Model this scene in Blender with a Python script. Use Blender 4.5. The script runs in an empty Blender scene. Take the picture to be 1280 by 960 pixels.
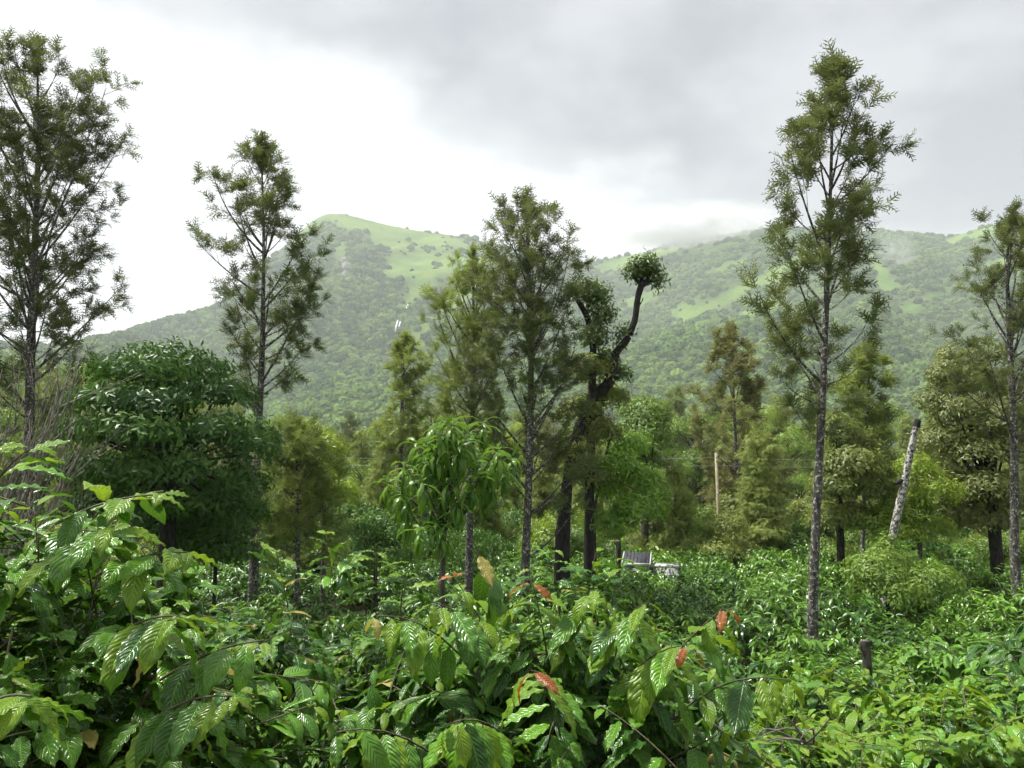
import bpy, math, random
import numpy as np

# ------------------------------------------------------------------ camera, world, sun, exposure
SC = bpy.context.scene
COL = SC.collection
R = math.radians
CAM = np.array([0.0, 0.0, 4.1])
PITCH = math.atan(120 / 960)
cam_d = bpy.data.cameras.new('camera'); cam = bpy.data.objects.new('camera', cam_d); COL.objects.link(cam)
cam.location = CAM; cam.rotation_euler = (math.pi / 2 + PITCH, 0, 0)
cam_d.sensor_width = 36; cam_d.lens = 36 * 960 / 1280; cam_d.clip_start = 0.05; cam_d.clip_end = 12000
SC.camera = cam
SC.view_settings.view_transform = 'Standard'; SC.view_settings.look = 'None'
SC.view_settings.gamma = 1; SC.view_settings.use_curve_mapping = False
SC.view_settings.exposure = 2.6

SUN_EL, SUN_AZ = 66, -70            # degrees: height, bearing from +Y (negative = left)
wd = bpy.data.worlds.new('World'); SC.world = wd; wd.use_nodes = True
wn = wd.node_tree; wn.nodes.clear()


class NT:
    """small node-tree helper"""
    def __init__(s, tree): s.t = tree
    def n(s, kind, **kw):
        nd = s.t.nodes.new(kind)
        for k, v in kw.items():
            if k.startswith('i_'):
                key = k[2:]
                key = int(key) if key.isdigit() else key.replace('_', ' ')
                nd.inputs[key].default_value = v
            else: setattr(nd, k, v)
        return nd
    def l(s, a, b): s.t.links.new(a, b)
    def math(s, op, a, b=None, c=None, clamp=False):
        nd = s.t.nodes.new('ShaderNodeMath'); nd.operation = op; nd.use_clamp = clamp
        for i, v in enumerate((a, b, c)):
            if v is None: continue
            if isinstance(v, (int, float)): nd.inputs[i].default_value = v
            else: s.l(v, nd.inputs[i])
        return nd.outputs[0]
    def mix(s, f, a, b, mode='MIX'):
        nd = s.t.nodes.new('ShaderNodeMix'); nd.data_type = 'RGBA'; nd.blend_type = mode
        for sock, v in ((nd.inputs[0], f), (nd.inputs[6], a), (nd.inputs[7], b)):
            if isinstance(v, (int, float)): sock.default_value = v
            elif isinstance(v, tuple): sock.default_value = v if len(v) == 4 else v + (1,)
            else: s.l(v, sock)
        return nd.outputs[2]
    def smooth(s, x, a, b):
        nd = s.t.nodes.new('ShaderNodeMapRange'); nd.interpolation_type = 'SMOOTHSTEP'
        s.l(x, nd.inputs[0]); nd.inputs[1].default_value = a; nd.inputs[2].default_value = b
        return nd.outputs[0]


W = NT(wn)
tc = W.n('ShaderNodeTexCoord')
sky = W.n('ShaderNodeTexSky', sky_type='NISHITA', sun_disc=False)
sky.sun_elevation = R(SUN_EL); sky.sun_rotation = R(SUN_AZ)
sep = W.n('ShaderNodeSeparateXYZ'); W.l(tc.outputs['Generated'], sep.inputs[0])
zz = W.math('MAXIMUM', sep.outputs[2], 0.0)
den = W.math('ADD', zz, 0.22)
comb = W.n('ShaderNodeCombineXYZ')
W.l(W.math('DIVIDE', sep.outputs[0], den), comb.inputs[0]); W.l(W.math('DIVIDE', sep.outputs[1], den), comb.inputs[1])
nz1 = W.n('ShaderNodeTexNoise', i_Scale=1.1, i_Detail=5.0, i_Roughness=0.5, i_Distortion=0.4); W.l(comb.outputs[0], nz1.inputs['Vector'])
nz2 = W.n('ShaderNodeTexNoise', i_Scale=2.6, i_Detail=6.0, i_Roughness=0.55); W.l(comb.outputs[0], nz2.inputs['Vector'])
# a cloud front crosses the sky: bright thin cover to the left, heavy grey to the right and overhead
front = W.math('ADD', W.math('MULTIPLY', sep.outputs[0], 0.25), sep.outputs[2])
front = W.math('ADD', front, W.math('MULTIPLY', W.math('MAXIMUM', sep.outputs[0], 0.0), 0.25))
front = W.math('ADD', front, W.math('MULTIPLY', W.math('SUBTRACT', nz1.outputs[0], 0.5), 0.34))
front = W.math('ADD', front, W.math('MULTIPLY', W.math('SUBTRACT', nz2.outputs[0], 0.5), 0.30))
gfac = W.smooth(front, 0.385, 0.475)
greyv = W.mix(W.smooth(nz2.outputs[0], 0.36, 0.64), (0.068, 0.069, 0.075), (0.107, 0.108, 0.113))
whitev = W.mix(W.smooth(nz1.outputs[0], 0.35, 0.65), (0.160, 0.161, 0.162), (0.178, 0.179, 0.178))
cloud = W.mix(gfac, whitev, greyv)
skyc = W.mix(1.0, sky.outputs[0], (0.1, 0.1, 0.1), 'MULTIPLY')
tot = W.mix(0.97, skyc, cloud)
bg = W.n('ShaderNodeBackground', i_Strength=1.0); W.l(tot, bg.inputs[0])
wo = W.n('ShaderNodeOutputWorld'); W.l(bg.outputs[0], wo.inputs[0])

sl = bpy.data.lights.new('sun', 'SUN'); so = bpy.data.objects.new('sun', sl); COL.objects.link(so)
sl.energy = 1.5; sl.angle = R(12); sl.color = (1, 0.96, 0.88)
so.rotation_euler = (R(90 - SUN_EL), 0, R(180 - SUN_AZ)); so.location = (0, 0, 900)

cy = SC.cycles
cy.max_bounces = 6; cy.diffuse_bounces = 3; cy.glossy_bounces = 2; cy.transmission_bounces = 3
cy.transparent_max_bounces = 6; cy.volume_bounces = 1; cy.caustics_reflective = False; cy.caustics_refractive = False
cy.use_denoising = True; cy.sample_clamp_indirect = 4
cy.use_adaptive_sampling = True; cy.adaptive_threshold = 0.02
SC.render.use_persistent_data = False

RNG = np.random.default_rng(7)
random.seed(7)

# ------------------------------------------------------------------ helpers
FWD = np.array([0, math.cos(PITCH), math.sin(PITCH)]); UPV = np.array([0, -math.sin(PITCH), math.cos(PITCH)])


def at(px, py, Y):
    """photo pixel -> point at depth Y (metres along +Y)"""
    d = np.array([1.0, 0, 0]) * (px - 640) / 960 + UPV * (480 - py) / 960 + FWD
    return CAM + d * (Y / d[1])


def project(P):
    v = P - CAM
    w = v @ FWD
    return 640 + 960 * v[..., 0] / w, 480 - 960 * (v @ UPV) / w


def sstep(x, a, b):
    t = np.clip((x - a) / (b - a), 0, 1); return t * t * (3 - 2 * t)


def gz(x, y):
    """ground height: flat garden, rising to the bank the camera stands on"""
    return 2.2 * sstep(-np.asarray(y, float), -12, -1) + 0.06 * np.sin(np.asarray(x) * 1.3) * np.sin(np.asarray(y) * 0.9)


def nrm(v):
    v = np.asarray(v, float)
    return v / np.maximum(np.linalg.norm(v, axis=-1, keepdims=True), 1e-9)


class MB:
    """collects vertices / faces / uv / tint into one mesh"""
    def __init__(s): s.v = []; s.f4 = []; s.f3 = []; s.uv = []; s.t = []; s.n = 0
    def add(s, v, f, uv=None, tint=0.5):
        v = np.asarray(v, np.float32).reshape(-1, 3); f = np.asarray(f, np.int64)
        (s.f4 if f.shape[1] == 4 else s.f3).append(f + s.n)
        s.v.append(v); s.uv.append(np.zeros((len(v), 2), np.float32) if uv is None else np.asarray(uv, np.float32))
        s.t.append(np.full(len(v), tint, np.float32) if np.isscalar(tint) else np.asarray(tint, np.float32)); s.n += len(v)
    def leaves(s, tmpl, pos, ydir, zdir, scale, tint):
        """scatter one leaf template: axis +Y, face +Z"""
        tv, tf, tuv = tmpl
        pos = np.asarray(pos, float); m = len(pos)
        if m == 0: return
        Y = nrm(ydir); X = nrm(np.cross(Y, nrm(zdir))); Z = np.cross(X, Y)
        sc = np.asarray(scale, float)
        sc = np.repeat(sc[:, None], 3, 1) if sc.ndim == 1 else sc
        v = (pos[:, None, :] + X[:, None, :] * (tv[None, :, 0:1] * sc[:, None, 0:1]) + Y[:, None, :] * (tv[None, :, 1:2] * sc[:, None, 1:2])
             + Z[:, None, :] * (tv[None, :, 2:3] * sc[:, None, 2:3]))
        n = len(tv)
        f = (tf[None] + (np.arange(m) * n)[:, None, None]).reshape(-1, tf.shape[1])
        s.add(v.reshape(-1, 3), f, np.tile(tuv, (m, 1)), np.repeat(np.asarray(tint, np.float32), n))
    def tube(s, pts, rad, sides=7, tint=0.5):
        pts = np.asarray(pts, float); k = len(pts)
        rad = np.full(k, rad) if np.isscalar(rad) else np.asarray(rad, float)
        tan = nrm(np.gradient(pts, axis=0))
        ref = np.where(np.abs(tan[:, 2:3]) > 0.9, np.array([[1.0, 0, 0]]), np.array([[0, 0, 1.0]]))
        a = nrm(np.cross(tan, ref)); b = np.cross(tan, a)
        th = np.linspace(0, 2 * np.pi, sides, endpoint=False)
        v = pts[:, None] + rad[:, None, None] * (np.cos(th)[None, :, None] * a[:, None] + np.sin(th)[None, :, None] * b[:, None])
        i = np.arange(k - 1)[:, None] * sides; j = np.arange(sides)[None]; j2 = (j + 1) % sides
        f = np.stack([i + j, i + j2, i + sides + j2, i + sides + j], -1).reshape(-1, 4)
        s.add(v.reshape(-1, 3), f, None, tint)
        s.add(pts[-1:], np.zeros((0, 3), int), None, tint)
        top = s.n - 1; st = s.n - 1 - sides
        s.f3.append(np.array([[st + q, st + (q + 1) % sides, top] for q in range(sides)]))
    def mesh(s, name, smooth=False, solid_uv=False):
        V = np.concatenate(s.v); me = bpy.data.meshes.new(name)
        F4 = np.concatenate(s.f4) if s.f4 else np.zeros((0, 4), int); F3 = np.concatenate(s.f3) if s.f3 else np.zeros((0, 3), int)
        nl = F4.size + F3.size; npoly = len(F4) + len(F3)
        me.vertices.add(len(V)); me.loops.add(nl); me.polygons.add(npoly)
        me.vertices.foreach_set('co', V.ravel())
        li = np.concatenate([F4.ravel(), F3.ravel()]).astype(np.int32)
        me.loops.foreach_set('vertex_index', li)
        starts = np.concatenate([np.arange(len(F4)) * 4, F4.size + np.arange(len(F3)) * 3]).astype(np.int32)
        me.polygons.foreach_set('loop_start', starts)
        if smooth: me.polygons.foreach_set('use_smooth', np.ones(npoly, bool))
        me.update(calc_edges=True)
        UV = np.concatenate(s.uv)
        uvl = me.uv_layers.new(name='UVMap'); uvl.data.foreach_set('uv', UV[li].ravel())
        T = np.concatenate(s.t)
        a = me.attributes.new('tint', 'FLOAT', 'POINT'); a.data.foreach_set('value', T)
        return me


def link(name, me, parent=None, mat=None, kind=None):
    o = bpy.data.objects.new(name, me); COL.objects.link(o)
    if parent is not None: o.parent = parent
    if mat is not None and me is not None:
        if len(me.materials) == 0: me.materials.append(mat)
        elif me.materials[0] is not mat:
            o.material_slots[0].link = 'OBJECT'; o.material_slots[0].material = mat
    if kind: o['kind'] = kind
    return o


def tag(o, label=None, cat=None, group=None, kind=None):
    if label: o['label'] = label
    if cat: o['category'] = cat
    if group: o['group'] = group
    if kind: o['kind'] = kind
    return o


def empty(name, loc=(0, 0, 0), rz=0, sc=1):
    o = bpy.data.objects.new(name, None); COL.objects.link(o)
    o.location = loc; o.rotation_euler = (0, 0, rz); o.scale = (sc, sc, sc); o.empty_display_size = 0.2
    return o


# ------------------------------------------------------------------ materials
def material(name):
    m = bpy.data.materials.new(name); m.use_nodes = True
    t = NT(m.node_tree); t.t.nodes.clear()
    return m, t


def finish(t, sh, vol=False):
    o = t.n('ShaderNodeOutputMaterial'); t.l(sh, o.inputs['Volume' if vol else 'Surface'])


def leaf_mat(name, dark, light, rough=0.45, trans=0.25, tcol=None, vein=False, spec=0.5, noise=0.35, nscale=3.0, tintw=0.75, objw=0.5):
    m, t = material(name)
    at_ = t.n('ShaderNodeAttribute', attribute_name='tint'); oi = t.n('ShaderNodeObjectInfo')
    tco = t.n('ShaderNodeTexCoord')
    nz = t.n('ShaderNodeTexNoise', i_Scale=nscale, i_Detail=3.0); t.l(tco.outputs['Object'], nz.inputs['Vector'])
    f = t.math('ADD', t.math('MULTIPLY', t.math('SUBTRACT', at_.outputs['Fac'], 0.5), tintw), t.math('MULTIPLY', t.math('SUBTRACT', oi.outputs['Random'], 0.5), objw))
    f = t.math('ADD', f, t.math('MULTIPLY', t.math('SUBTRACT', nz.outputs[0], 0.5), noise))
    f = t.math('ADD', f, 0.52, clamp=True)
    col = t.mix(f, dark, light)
    bump = None
    if vein:
        uv = t.n('ShaderNodeUVMap'); sp = t.n('ShaderNodeSeparateXYZ'); t.l(uv.outputs[0], sp.inputs[0])
        u = t.math('ABSOLUTE', sp.outputs[0]); v = sp.outputs[1]
        fr = t.math('FRACT', t.math('ADD', t.math('MULTIPLY', at_.outputs['Fac'], 7.3), oi.outputs['Random']))
        ph = t.math('SUBTRACT', t.math('MULTIPLY', v, t.math('ADD', t.math('MULTIPLY', fr, 4.0), 8.5)), t.math('MULTIPLY', t.math('POWER', u, 1.3), 2.6))
        s_ = t.math('ABSOLUTE', t.math('SINE', t.math('MULTIPLY', ph, math.pi)))     # 0 on a side vein
        hgt = t.math('POWER', s_, 0.55)
        mid = t.smooth(u, 0.0, 0.09)
        fade = t.smooth(u, 1.0, 0.55)
        hh = t.math('MULTIPLY', t.math('MULTIPLY', hgt, mid), t.math('ADD', t.math('MULTIPLY', fade, 0.6), 0.4))
        veinl = t.math('MULTIPLY', t.smooth(s_, 0.22, 0.0), 0.16)
        veinm = t.math('MULTIPLY', t.smooth(u, 0.07, 0.02), 0.5)
        vl = t.math('MAXIMUM', veinl, veinm)
        col = t.mix(vl, col, tuple(min(1, c * 1.5 + 0.03) for c in light))
        edge = t.math('MULTIPLY', t.smooth(u, 0.88, 1.0), 0.25)
        col = t.mix(edge, col, (0.28, 0.33, 0.06))
        # blemishes: small brown spots and dull patches
        n2 = t.n('ShaderNodeTexNoise', i_Scale=26.0, i_Detail=2.0); t.l(tco.outputs['Object'], n2.inputs['Vector'])
        wv = t.n('ShaderNodeVectorMath', operation='ADD'); t.l(tco.outputs['Object'], wv.inputs[0])
        rr = t.n('ShaderNodeCombineXYZ'); t.l(t.math('MULTIPLY', oi.outputs['Random'], 37.0), rr.inputs[0]); t.l(rr.outputs[0], wv.inputs[1])
        t.l(wv.outputs[0], n2.inputs['Vector'])
        col = t.mix(t.math('MULTIPLY', t.smooth(n2.outputs[0], 0.66, 0.73), 0.85), col, (0.13, 0.10, 0.03))
        bm = t.n('ShaderNodeBump', i_Strength=0.42, i_Distance=0.010); t.l(hh, bm.inputs['Height']); bump = bm.outputs[0]
    p = t.n('ShaderNodeBsdfPrincipled', i_Roughness=rough); p.inputs['Specular IOR Level'].default_value = spec
    t.l(col, p.inputs['Base Color'])
    rn = t.n('ShaderNodeTexNoise', i_Scale=(9.0 if vein else 4.0), i_Detail=4.0, i_Roughness=0.65); t.l(tco.outputs['Object'], rn.inputs['Vector'])
    t.l(t.math('ADD', t.math('MULTIPLY', t.smooth(rn.outputs[0], 0.35, 0.7), 0.24), rough - 0.09), p.inputs['Roughness'])
    tr = t.n('ShaderNodeBsdfTranslucent')
    t.l(t.mix(0.6, col, tcol or tuple(min(1, c * 1.7) for c in light)), tr.inputs[0])
    if bump: t.l(bump, p.inputs['Normal']); t.l(bump, tr.inputs['Normal'])
    mx = t.n('ShaderNodeMixShader', i_0=trans); t.l(p.outputs[0], mx.inputs[1]); t.l(tr.outputs[0], mx.inputs[2])
    finish(t, mx.outputs[0])
    return m


def bark_mat(name, dark, light, patch=None, pscale=6.0, pth=0.55, rough=0.9):
    m, t = material(name)
    tco = t.n('ShaderNodeTexCoord')
    mp = t.n('ShaderNodeMapping'); mp.inputs['Scale'].default_value = (1, 1, 0.35); t.l(tco.outputs['Object'], mp.inputs[0])
    n1 = t.n('ShaderNodeTexNoise', i_Scale=22.0, i_Detail=6.0, i_Roughness=0.65); t.l(mp.outputs[0], n1.inputs['Vector'])
    col = t.mix(t.smooth(n1.outputs[0], 0.35, 0.68), dark, light)
    if patch:
        n2 = t.n('ShaderNodeTexNoise', i_Scale=pscale, i_Detail=5.0, i_Roughness=0.7); t.l(tco.outputs['Object'], n2.inputs['Vector'])
        col = t.mix(t.smooth(n2.outputs[0], pth, pth + 0.07), col, patch)
    p = t.n('ShaderNodeBsdfPrincipled', i_Roughness=rough); p.inputs['Specular IOR Level'].default_value = 0.25
    t.l(col, p.inputs['Base Color'])
    b = t.n('ShaderNodeBump', i_Strength=0.7, i_Distance=0.03); t.l(n1.outputs[0], b.inputs['Height']); t.l(b.outputs[0], p.inputs['Normal'])
    finish(t, p.outputs[0]); return m


def plain_mat(name, c1, c2, rough=0.7, scale=8.0, metal=0.0, spec=0.4):
    m, t = material(name)
    tco = t.n('ShaderNodeTexCoord'); n1 = t.n('ShaderNodeTexNoise', i_Scale=scale, i_Detail=5.0); t.l(tco.outputs['Object'], n1.inputs['Vector'])
    p = t.n('ShaderNodeBsdfPrincipled', i_Roughness=rough, i_Metallic=metal); p.inputs['Specular IOR Level'].default_value = spec
    t.l(t.mix(t.smooth(n1.outputs[0], 0.3, 0.7), c1, c2), p.inputs['Base Color']); finish(t, p.outputs[0]); return m


M = {}
M['coffee'] = leaf_mat('coffee_leaf_green', (0.011, 0.060, 0.010), (0.135, 0.315, 0.024), rough=0.27, trans=0.20, vein=True, tcol=(0.20, 0.42, 0.03), noise=0.25, objw=0.95)
M['coffee_young'] = leaf_mat('coffee_leaf_young', (0.085, 0.20, 0.014), (0.23, 0.37, 0.025), rough=0.33, trans=0.36, vein=True, tcol=(0.35, 0.5, 0.03))
M['coffee_yellow'] = leaf_mat('coffee_leaf_yellow', (0.30, 0.26, 0.05), (0.45, 0.40, 0.12), rough=0.45, trans=0.3, vein=True, tcol=(0.6, 0.5, 0.1))
M['coffee_red'] = leaf_mat('coffee_leaf_red', (0.24, 0.07, 0.02), (0.38, 0.14, 0.03), rough=0.35, trans=0.3, vein=True, tcol=(0.6, 0.2, 0.04))
M['coffee_far'] = leaf_mat('coffee_field_leaf', (0.014, 0.075, 0.012), (0.175, 0.345, 0.032), rough=0.29, trans=0.20, tcol=(0.22, 0.42, 0.03), vein=False, noise=0.3)
M['oak'] = leaf_mat('silver_oak_leaf', (0.050, 0.085, 0.030), (0.20, 0.25, 0.088), rough=0.6, trans=0.30, tcol=(0.26, 0.29, 0.07), spec=0.3, nscale=1.2, noise=0.6)
M['oak_brown'] = leaf_mat('silver_oak_leaf_brown', (0.14, 0.135, 0.05), (0.26, 0.28, 0.095), rough=0.65, trans=0.28, spec=0.25, nscale=0.8, noise=0.9)
M['oak_olive'] = leaf_mat('silver_oak_leaf_olive', (0.09, 0.14, 0.03), (0.29, 0.35, 0.085), rough=0.65, trans=0.28, spec=0.25, nscale=1.0, noise=0.7)
M['dark_leaf'] = leaf_mat('evergreen_leaf', (0.012, 0.050, 0.010), (0.115, 0.235, 0.030), rough=0.42, trans=0.2, tcol=(0.14, 0.30, 0.05), noise=0.3, spec=0.25)
M['mango'] = leaf_mat('drooping_leaf', (0.045, 0.13, 0.016), (0.21, 0.38, 0.03), rough=0.36, trans=0.3, tcol=(0.3, 0.5, 0.05), noise=0.3)
M['mid_leaf'] = leaf_mat('mixed_leaf', (0.036, 0.10, 0.014), (0.21, 0.32, 0.036), rough=0.5, trans=0.28, noise=0.6, nscale=0.8)
M['pollard_leaf'] = leaf_mat('pollard_leaf', (0.022, 0.058, 0.012), (0.12, 0.19, 0.03), rough=0.5, trans=0.22, noise=0.5, nscale=1.5)
M['lime_leaf'] = leaf_mat('lime_leaf', (0.07, 0.15, 0.012), (0.31, 0.41, 0.035), rough=0.5, trans=0.3, noise=0.7, nscale=0.8)
M['olive_leaf'] = leaf_mat('olive_leaf', (0.065, 0.11, 0.018), (0.25, 0.30, 0.06), rough=0.55, trans=0.28, noise=0.7, nscale=0.8)
M['rust_leaf'] = leaf_mat('rust_leaf', (0.036, 0.082, 0.016), (0.195, 0.225, 0.05), rough=0.5, trans=0.26, noise=0.9, nscale=0.9)
M['bark_silver'] = bark_mat('bark_silver_oak', (0.036, 0.033, 0.030), (0.125, 0.117, 0.106), patch=(0.42, 0.41, 0.38), pscale=19.0, pth=0.535)
M['bark_pale'] = bark_mat('bark_pale', (0.035, 0.032, 0.029), (0.16, 0.15, 0.138), patch=(0.52, 0.51, 0.48), pscale=17.0, pth=0.475)
M['bark_dark'] = bark_mat('bark_dark', (0.014, 0.013, 0.012), (0.046, 0.042, 0.038))
M['bark_mid'] = bark_mat('bark_mid', (0.04, 0.036, 0.03), (0.12, 0.108, 0.09), patch=(0.24, 0.23, 0.19), pth=0.62)
M['twig'] = bark_mat('twig', (0.10, 0.09, 0.075), (0.27, 0.245, 0.21))
M['coffee_stem'] = bark_mat('coffee_stem', (0.07, 0.062, 0.04), (0.17, 0.155, 0.10))
M['coffee_shoot'] = plain_mat('coffee_shoot', (0.14, 0.17, 0.03), (0.22, 0.25, 0.06), rough=0.5)

# ------------------------------------------------------------------ the setting: ground, hills, forest, sky haze


def fbm(x, y, seed=0, oct_=5, sc=1.0):
    """tileless value-noise fbm on arrays"""
    out = np.zeros_like(x, float); amp = 1.0; tot = 0
    for o in range(oct_):
        xs = x * sc * 2 ** o + 17.3 * o + seed * 5.1; ys = y * sc * 2 ** o - 9.7 * o + seed * 3.7
        xi = np.floor(xs).astype(np.int64); yi = np.floor(ys).astype(np.int64); fx = xs - xi; fy = ys - yi
        fx = fx * fx * (3 - 2 * fx); fy = fy * fy * (3 - 2 * fy)
        def h(a, b):
            n = (a * 374761393 + b * 668265263 + (seed + o) * 974634721) & 0x7fffffff
            n = ((n ^ (n >> 13)) * 1274126177) & 0x7fffffff
            return ((n ^ (n >> 16)) & 0xffff) / 65535.0
        v = (h(xi, yi) * (1 - fx) + h(xi + 1, yi) * fx) * (1 - fy) + (h(xi, yi + 1) * (1 - fx) + h(xi + 1, yi + 1) * fx) * fy
        out += amp * v; tot += amp; amp *= 0.5
    return out / tot


def build_ground():
    xs = np.concatenate([np.linspace(-2600, -60, 20), np.linspace(-50, 50, 81), np.linspace(60, 2600, 20)])
    ys = np.concatenate([np.linspace(-400, -12, 6), np.linspace(-10, 60, 71), np.linspace(75, 2900, 30)])
    X, Y = np.meshgrid(xs, ys); Z = gz(X, Y) + (fbm(X, Y, 3, 3, 0.6) - 0.5) * 0.25 * sstep(Y, -12, -8) * (1 - sstep(Y, 50, 70))
    n, m = len(xs), len(ys)
    i = np.arange(m - 1)[:, None] * n + np.arange(n - 1)[None]
    f = np.stack([i, i + 1, i + n + 1, i + n], -1).reshape(-1, 4)
    b = MB(); b.add(np.stack([X, Y, Z], -1).reshape(-1, 3), f)
    m_, t = material('ground_soil')
    tco = t.n('ShaderNodeTexCoord'); n1 = t.n('ShaderNodeTexNoise', i_Scale=0.9, i_Detail=8.0); t.l(tco.outputs['Object'], n1.inputs['Vector'])
    n2 = t.n('ShaderNodeTexNoise', i_Scale=14.0, i_Detail=6.0); t.l(tco.outputs['Object'], n2.inputs['Vector'])
    c = t.mix(t.smooth(n2.outputs[0], 0.35, 0.7), (0.045, 0.03, 0.018), (0.11, 0.075, 0.045))
    c = t.mix(t.smooth(n1.outputs[0], 0.42, 0.6), c, (0.05, 0.075, 0.018))
    p = t.n('ShaderNodeBsdfPrincipled', i_Roughness=0.95); t.l(c, p.inputs['Base Color'])
    bp = t.n('ShaderNodeBump', i_Strength=0.8, i_Distance=0.06); t.l(n2.outputs[0], bp.inputs['Height']); t.l(bp.outputs[0], p.inputs['Normal'])
    finish(t, p.outputs[0])
    o = link('ground', b.mesh('ground', True), None, m_, 'structure')


RIDGE = np.array([(-420, 470), (-250, 455), (-100, 450), (0, 445), (90, 436), (140, 420), (200, 404), (270, 384), (330, 330), (372, 292), (392, 274), (408, 267), (430, 267), (480, 280), (520, 288),
                  (590, 297), (660, 318), (735, 327), (800, 316), (850, 302), (900, 295), (950, 287), (985, 284), (1040, 289), (1110, 290), (1150, 293), (1185, 297),
                  (1235, 281), (1290, 268), (1400, 255), (1560, 270), (1800, 300)], float)
RDIST = np.array([(-420, 1100), (140, 1150), (280, 1250), (400, 1480), (590, 1560), (735, 1700), (900, 1560), (985, 1420), (1100, 1380), (1185, 1460), (1290, 1300), (1800, 1200)], float)
GRASS = [([(372, 294), (405, 273), (440, 276), (490, 290), (560, 303), (610, 312)], 11), ([(500, 328), (545, 326), (585, 335)], 17), ([(470, 300), (520, 318)], 8),
         ([(535, 350), (505, 382)], 9), ([(606, 345), (572, 368), (535, 402), (520, 425)], 9), ([(590, 320), (640, 335)], 6), ([(745, 333), (800, 326), (860, 312), (930, 303)], 7),
         ([(855, 398), (915, 368), (985, 334), (1012, 312)], 11), ([(880, 345), (930, 325)], 7), ([(930, 400), (975, 372)], 7), ([(1075, 300), (1098, 335), (1112, 362)], 6),
         ([(1130, 388), (1180, 362), (1222, 343), (1275, 326)], 8), ([(1280, 275), (1235, 289), (1195, 304)], 8), ([(790, 380), (830, 362)], 5), ([(430, 300), (420, 330)], 5)]


def seg_dist(px, py, pl):
    d = np.full(px.shape, 1e9)
    for (x0, y0), (x1, y1) in zip(pl[:-1], pl[1:]):
        vx, vy = x1 - x0, y1 - y0
        t = np.clip(((px - x0) * vx + (py - y0) * vy) / (vx * vx + vy * vy), 0, 1)
        d = np.minimum(d, np.hypot(px - x0 - t * vx, py - y0 - t * vy))
    return d


Y0 = 420.0
_rs = []
for px, py in RIDGE:
    D = np.interp(px, RDIST[:, 0], RDIST[:, 1]); P = at(px, py, D); _rs.append((P[0] / P[1], P[2], D))
_rs = np.array(_rs)


def hill_z(s, y):
    H = np.interp(s, _rs[:, 0], _rs[:, 1]); D = np.interp(s, _rs[:, 0], _rs[:, 2])
    t = (y - Y0) / (D - Y0)
    x = s * y
    up = np.clip(t, 0, 1)
    prof = 0.52 * up + 0.48 * up * up
    back = 1 - np.clip(t - 1, 0, 2) * 0.9
    wx = x + 140 * (fbm(x, y, 5, 3, 1 / 400) - 0.5); 
    spur = np.abs(fbm(wx, y * 0.35, 11, 4, 1 / 260) - 0.5) * 2        # long ridges running down the slope
    gul = fbm(x, y, 21, 4, 1 / 120) - 0.5
    env = 4 * up * (1 - up) * (t < 1) 
    z = H * prof * np.where(t > 1, back, 1) + env * (150 * (0.40 - spur) + 34 * gul) + (fbm(x, y, 31, 3, 1 / 60) - 0.5) * 7 * np.clip(up * 3, 0, 1) * np.clip((1 - up) * 8, 0.12, 1)
    return z - 6 * (t <= 0)


def grass_at(P):
    px, py = project(P)
    g = np.zeros(px.shape)
    wob = (fbm(P[:, 0], P[:, 1], 41, 5, 1 / 70) - 0.5) * 34
    for pl, w in GRASS:
        g = np.maximum(g, 1 - sstep(seg_dist(px, py, pl) + wob, w * 0.2, w * 1.8))
    return g


def build_hills():
    S = np.linspace(-1.05, 1.2, 330); Yv = np.concatenate([np.linspace(Y0 - 25, 1750, 190), np.linspace(1780, 2500, 12)])
    sg, yg = np.meshgrid(S, Yv); Z = hill_z(sg, yg); X = sg * yg
    P = np.stack([X, yg, Z], -1).reshape(-1, 3)
    g = grass_at(P)
    n, m = len(S), len(Yv); i = np.arange(m - 1)[:, None] * n + np.arange(n - 1)[None]
    f = np.stack([i, i + 1, i + n + 1, i + n], -1).reshape(-1, 4)
    b = MB(); b.add(P, f, None, g)
    m_, t = material('hillside')
    a = t.n('ShaderNodeAttribute', attribute_name='tint'); tco = t.n('ShaderNodeTexCoord')
    n1 = t.n('ShaderNodeTexNoise', i_Scale=0.02, i_Detail=8.0, i_Roughness=0.6); t.l(tco.outputs['Object'], n1.inputs['Vector'])
    n2 = t.n('ShaderNodeTexNoise', i_Scale=0.12, i_Detail=6.0); t.l(tco.outputs['Object'], n2.inputs['Vector'])
    gr = t.mix(t.smooth(n1.outputs[0], 0.35, 0.65), (0.070, 0.135, 0.026), (0.135, 0.205, 0.036))
    gr = t.mix(t.math('MULTIPLY', t.smooth(n2.outputs[0], 0.55, 0.7), 0.5), gr, (0.06, 0.10, 0.02))
    fo = t.mix(t.smooth(n2.outputs[0], 0.4, 0.6), (0.03, 0.055, 0.016), (0.06, 0.09, 0.025))
    p = t.n('ShaderNodeBsdfPrincipled', i_Roughness=0.95); p.inputs['Specular IOR Level'].default_value = 0.1
    t.l(t.mix(a.outputs['Fac'], fo, gr), p.inputs['Base Color'])
    bp = t.n('ShaderNodeBump', i_Strength=0.6, i_Distance=3.0); t.l(n2.outputs[0], bp.inputs['Height']); t.l(bp.outputs[0], p.inputs['Normal'])
    finish(t, p.outputs[0])
    link('hills', b.mesh('hills', True), None, m_, 'structure')


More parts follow.
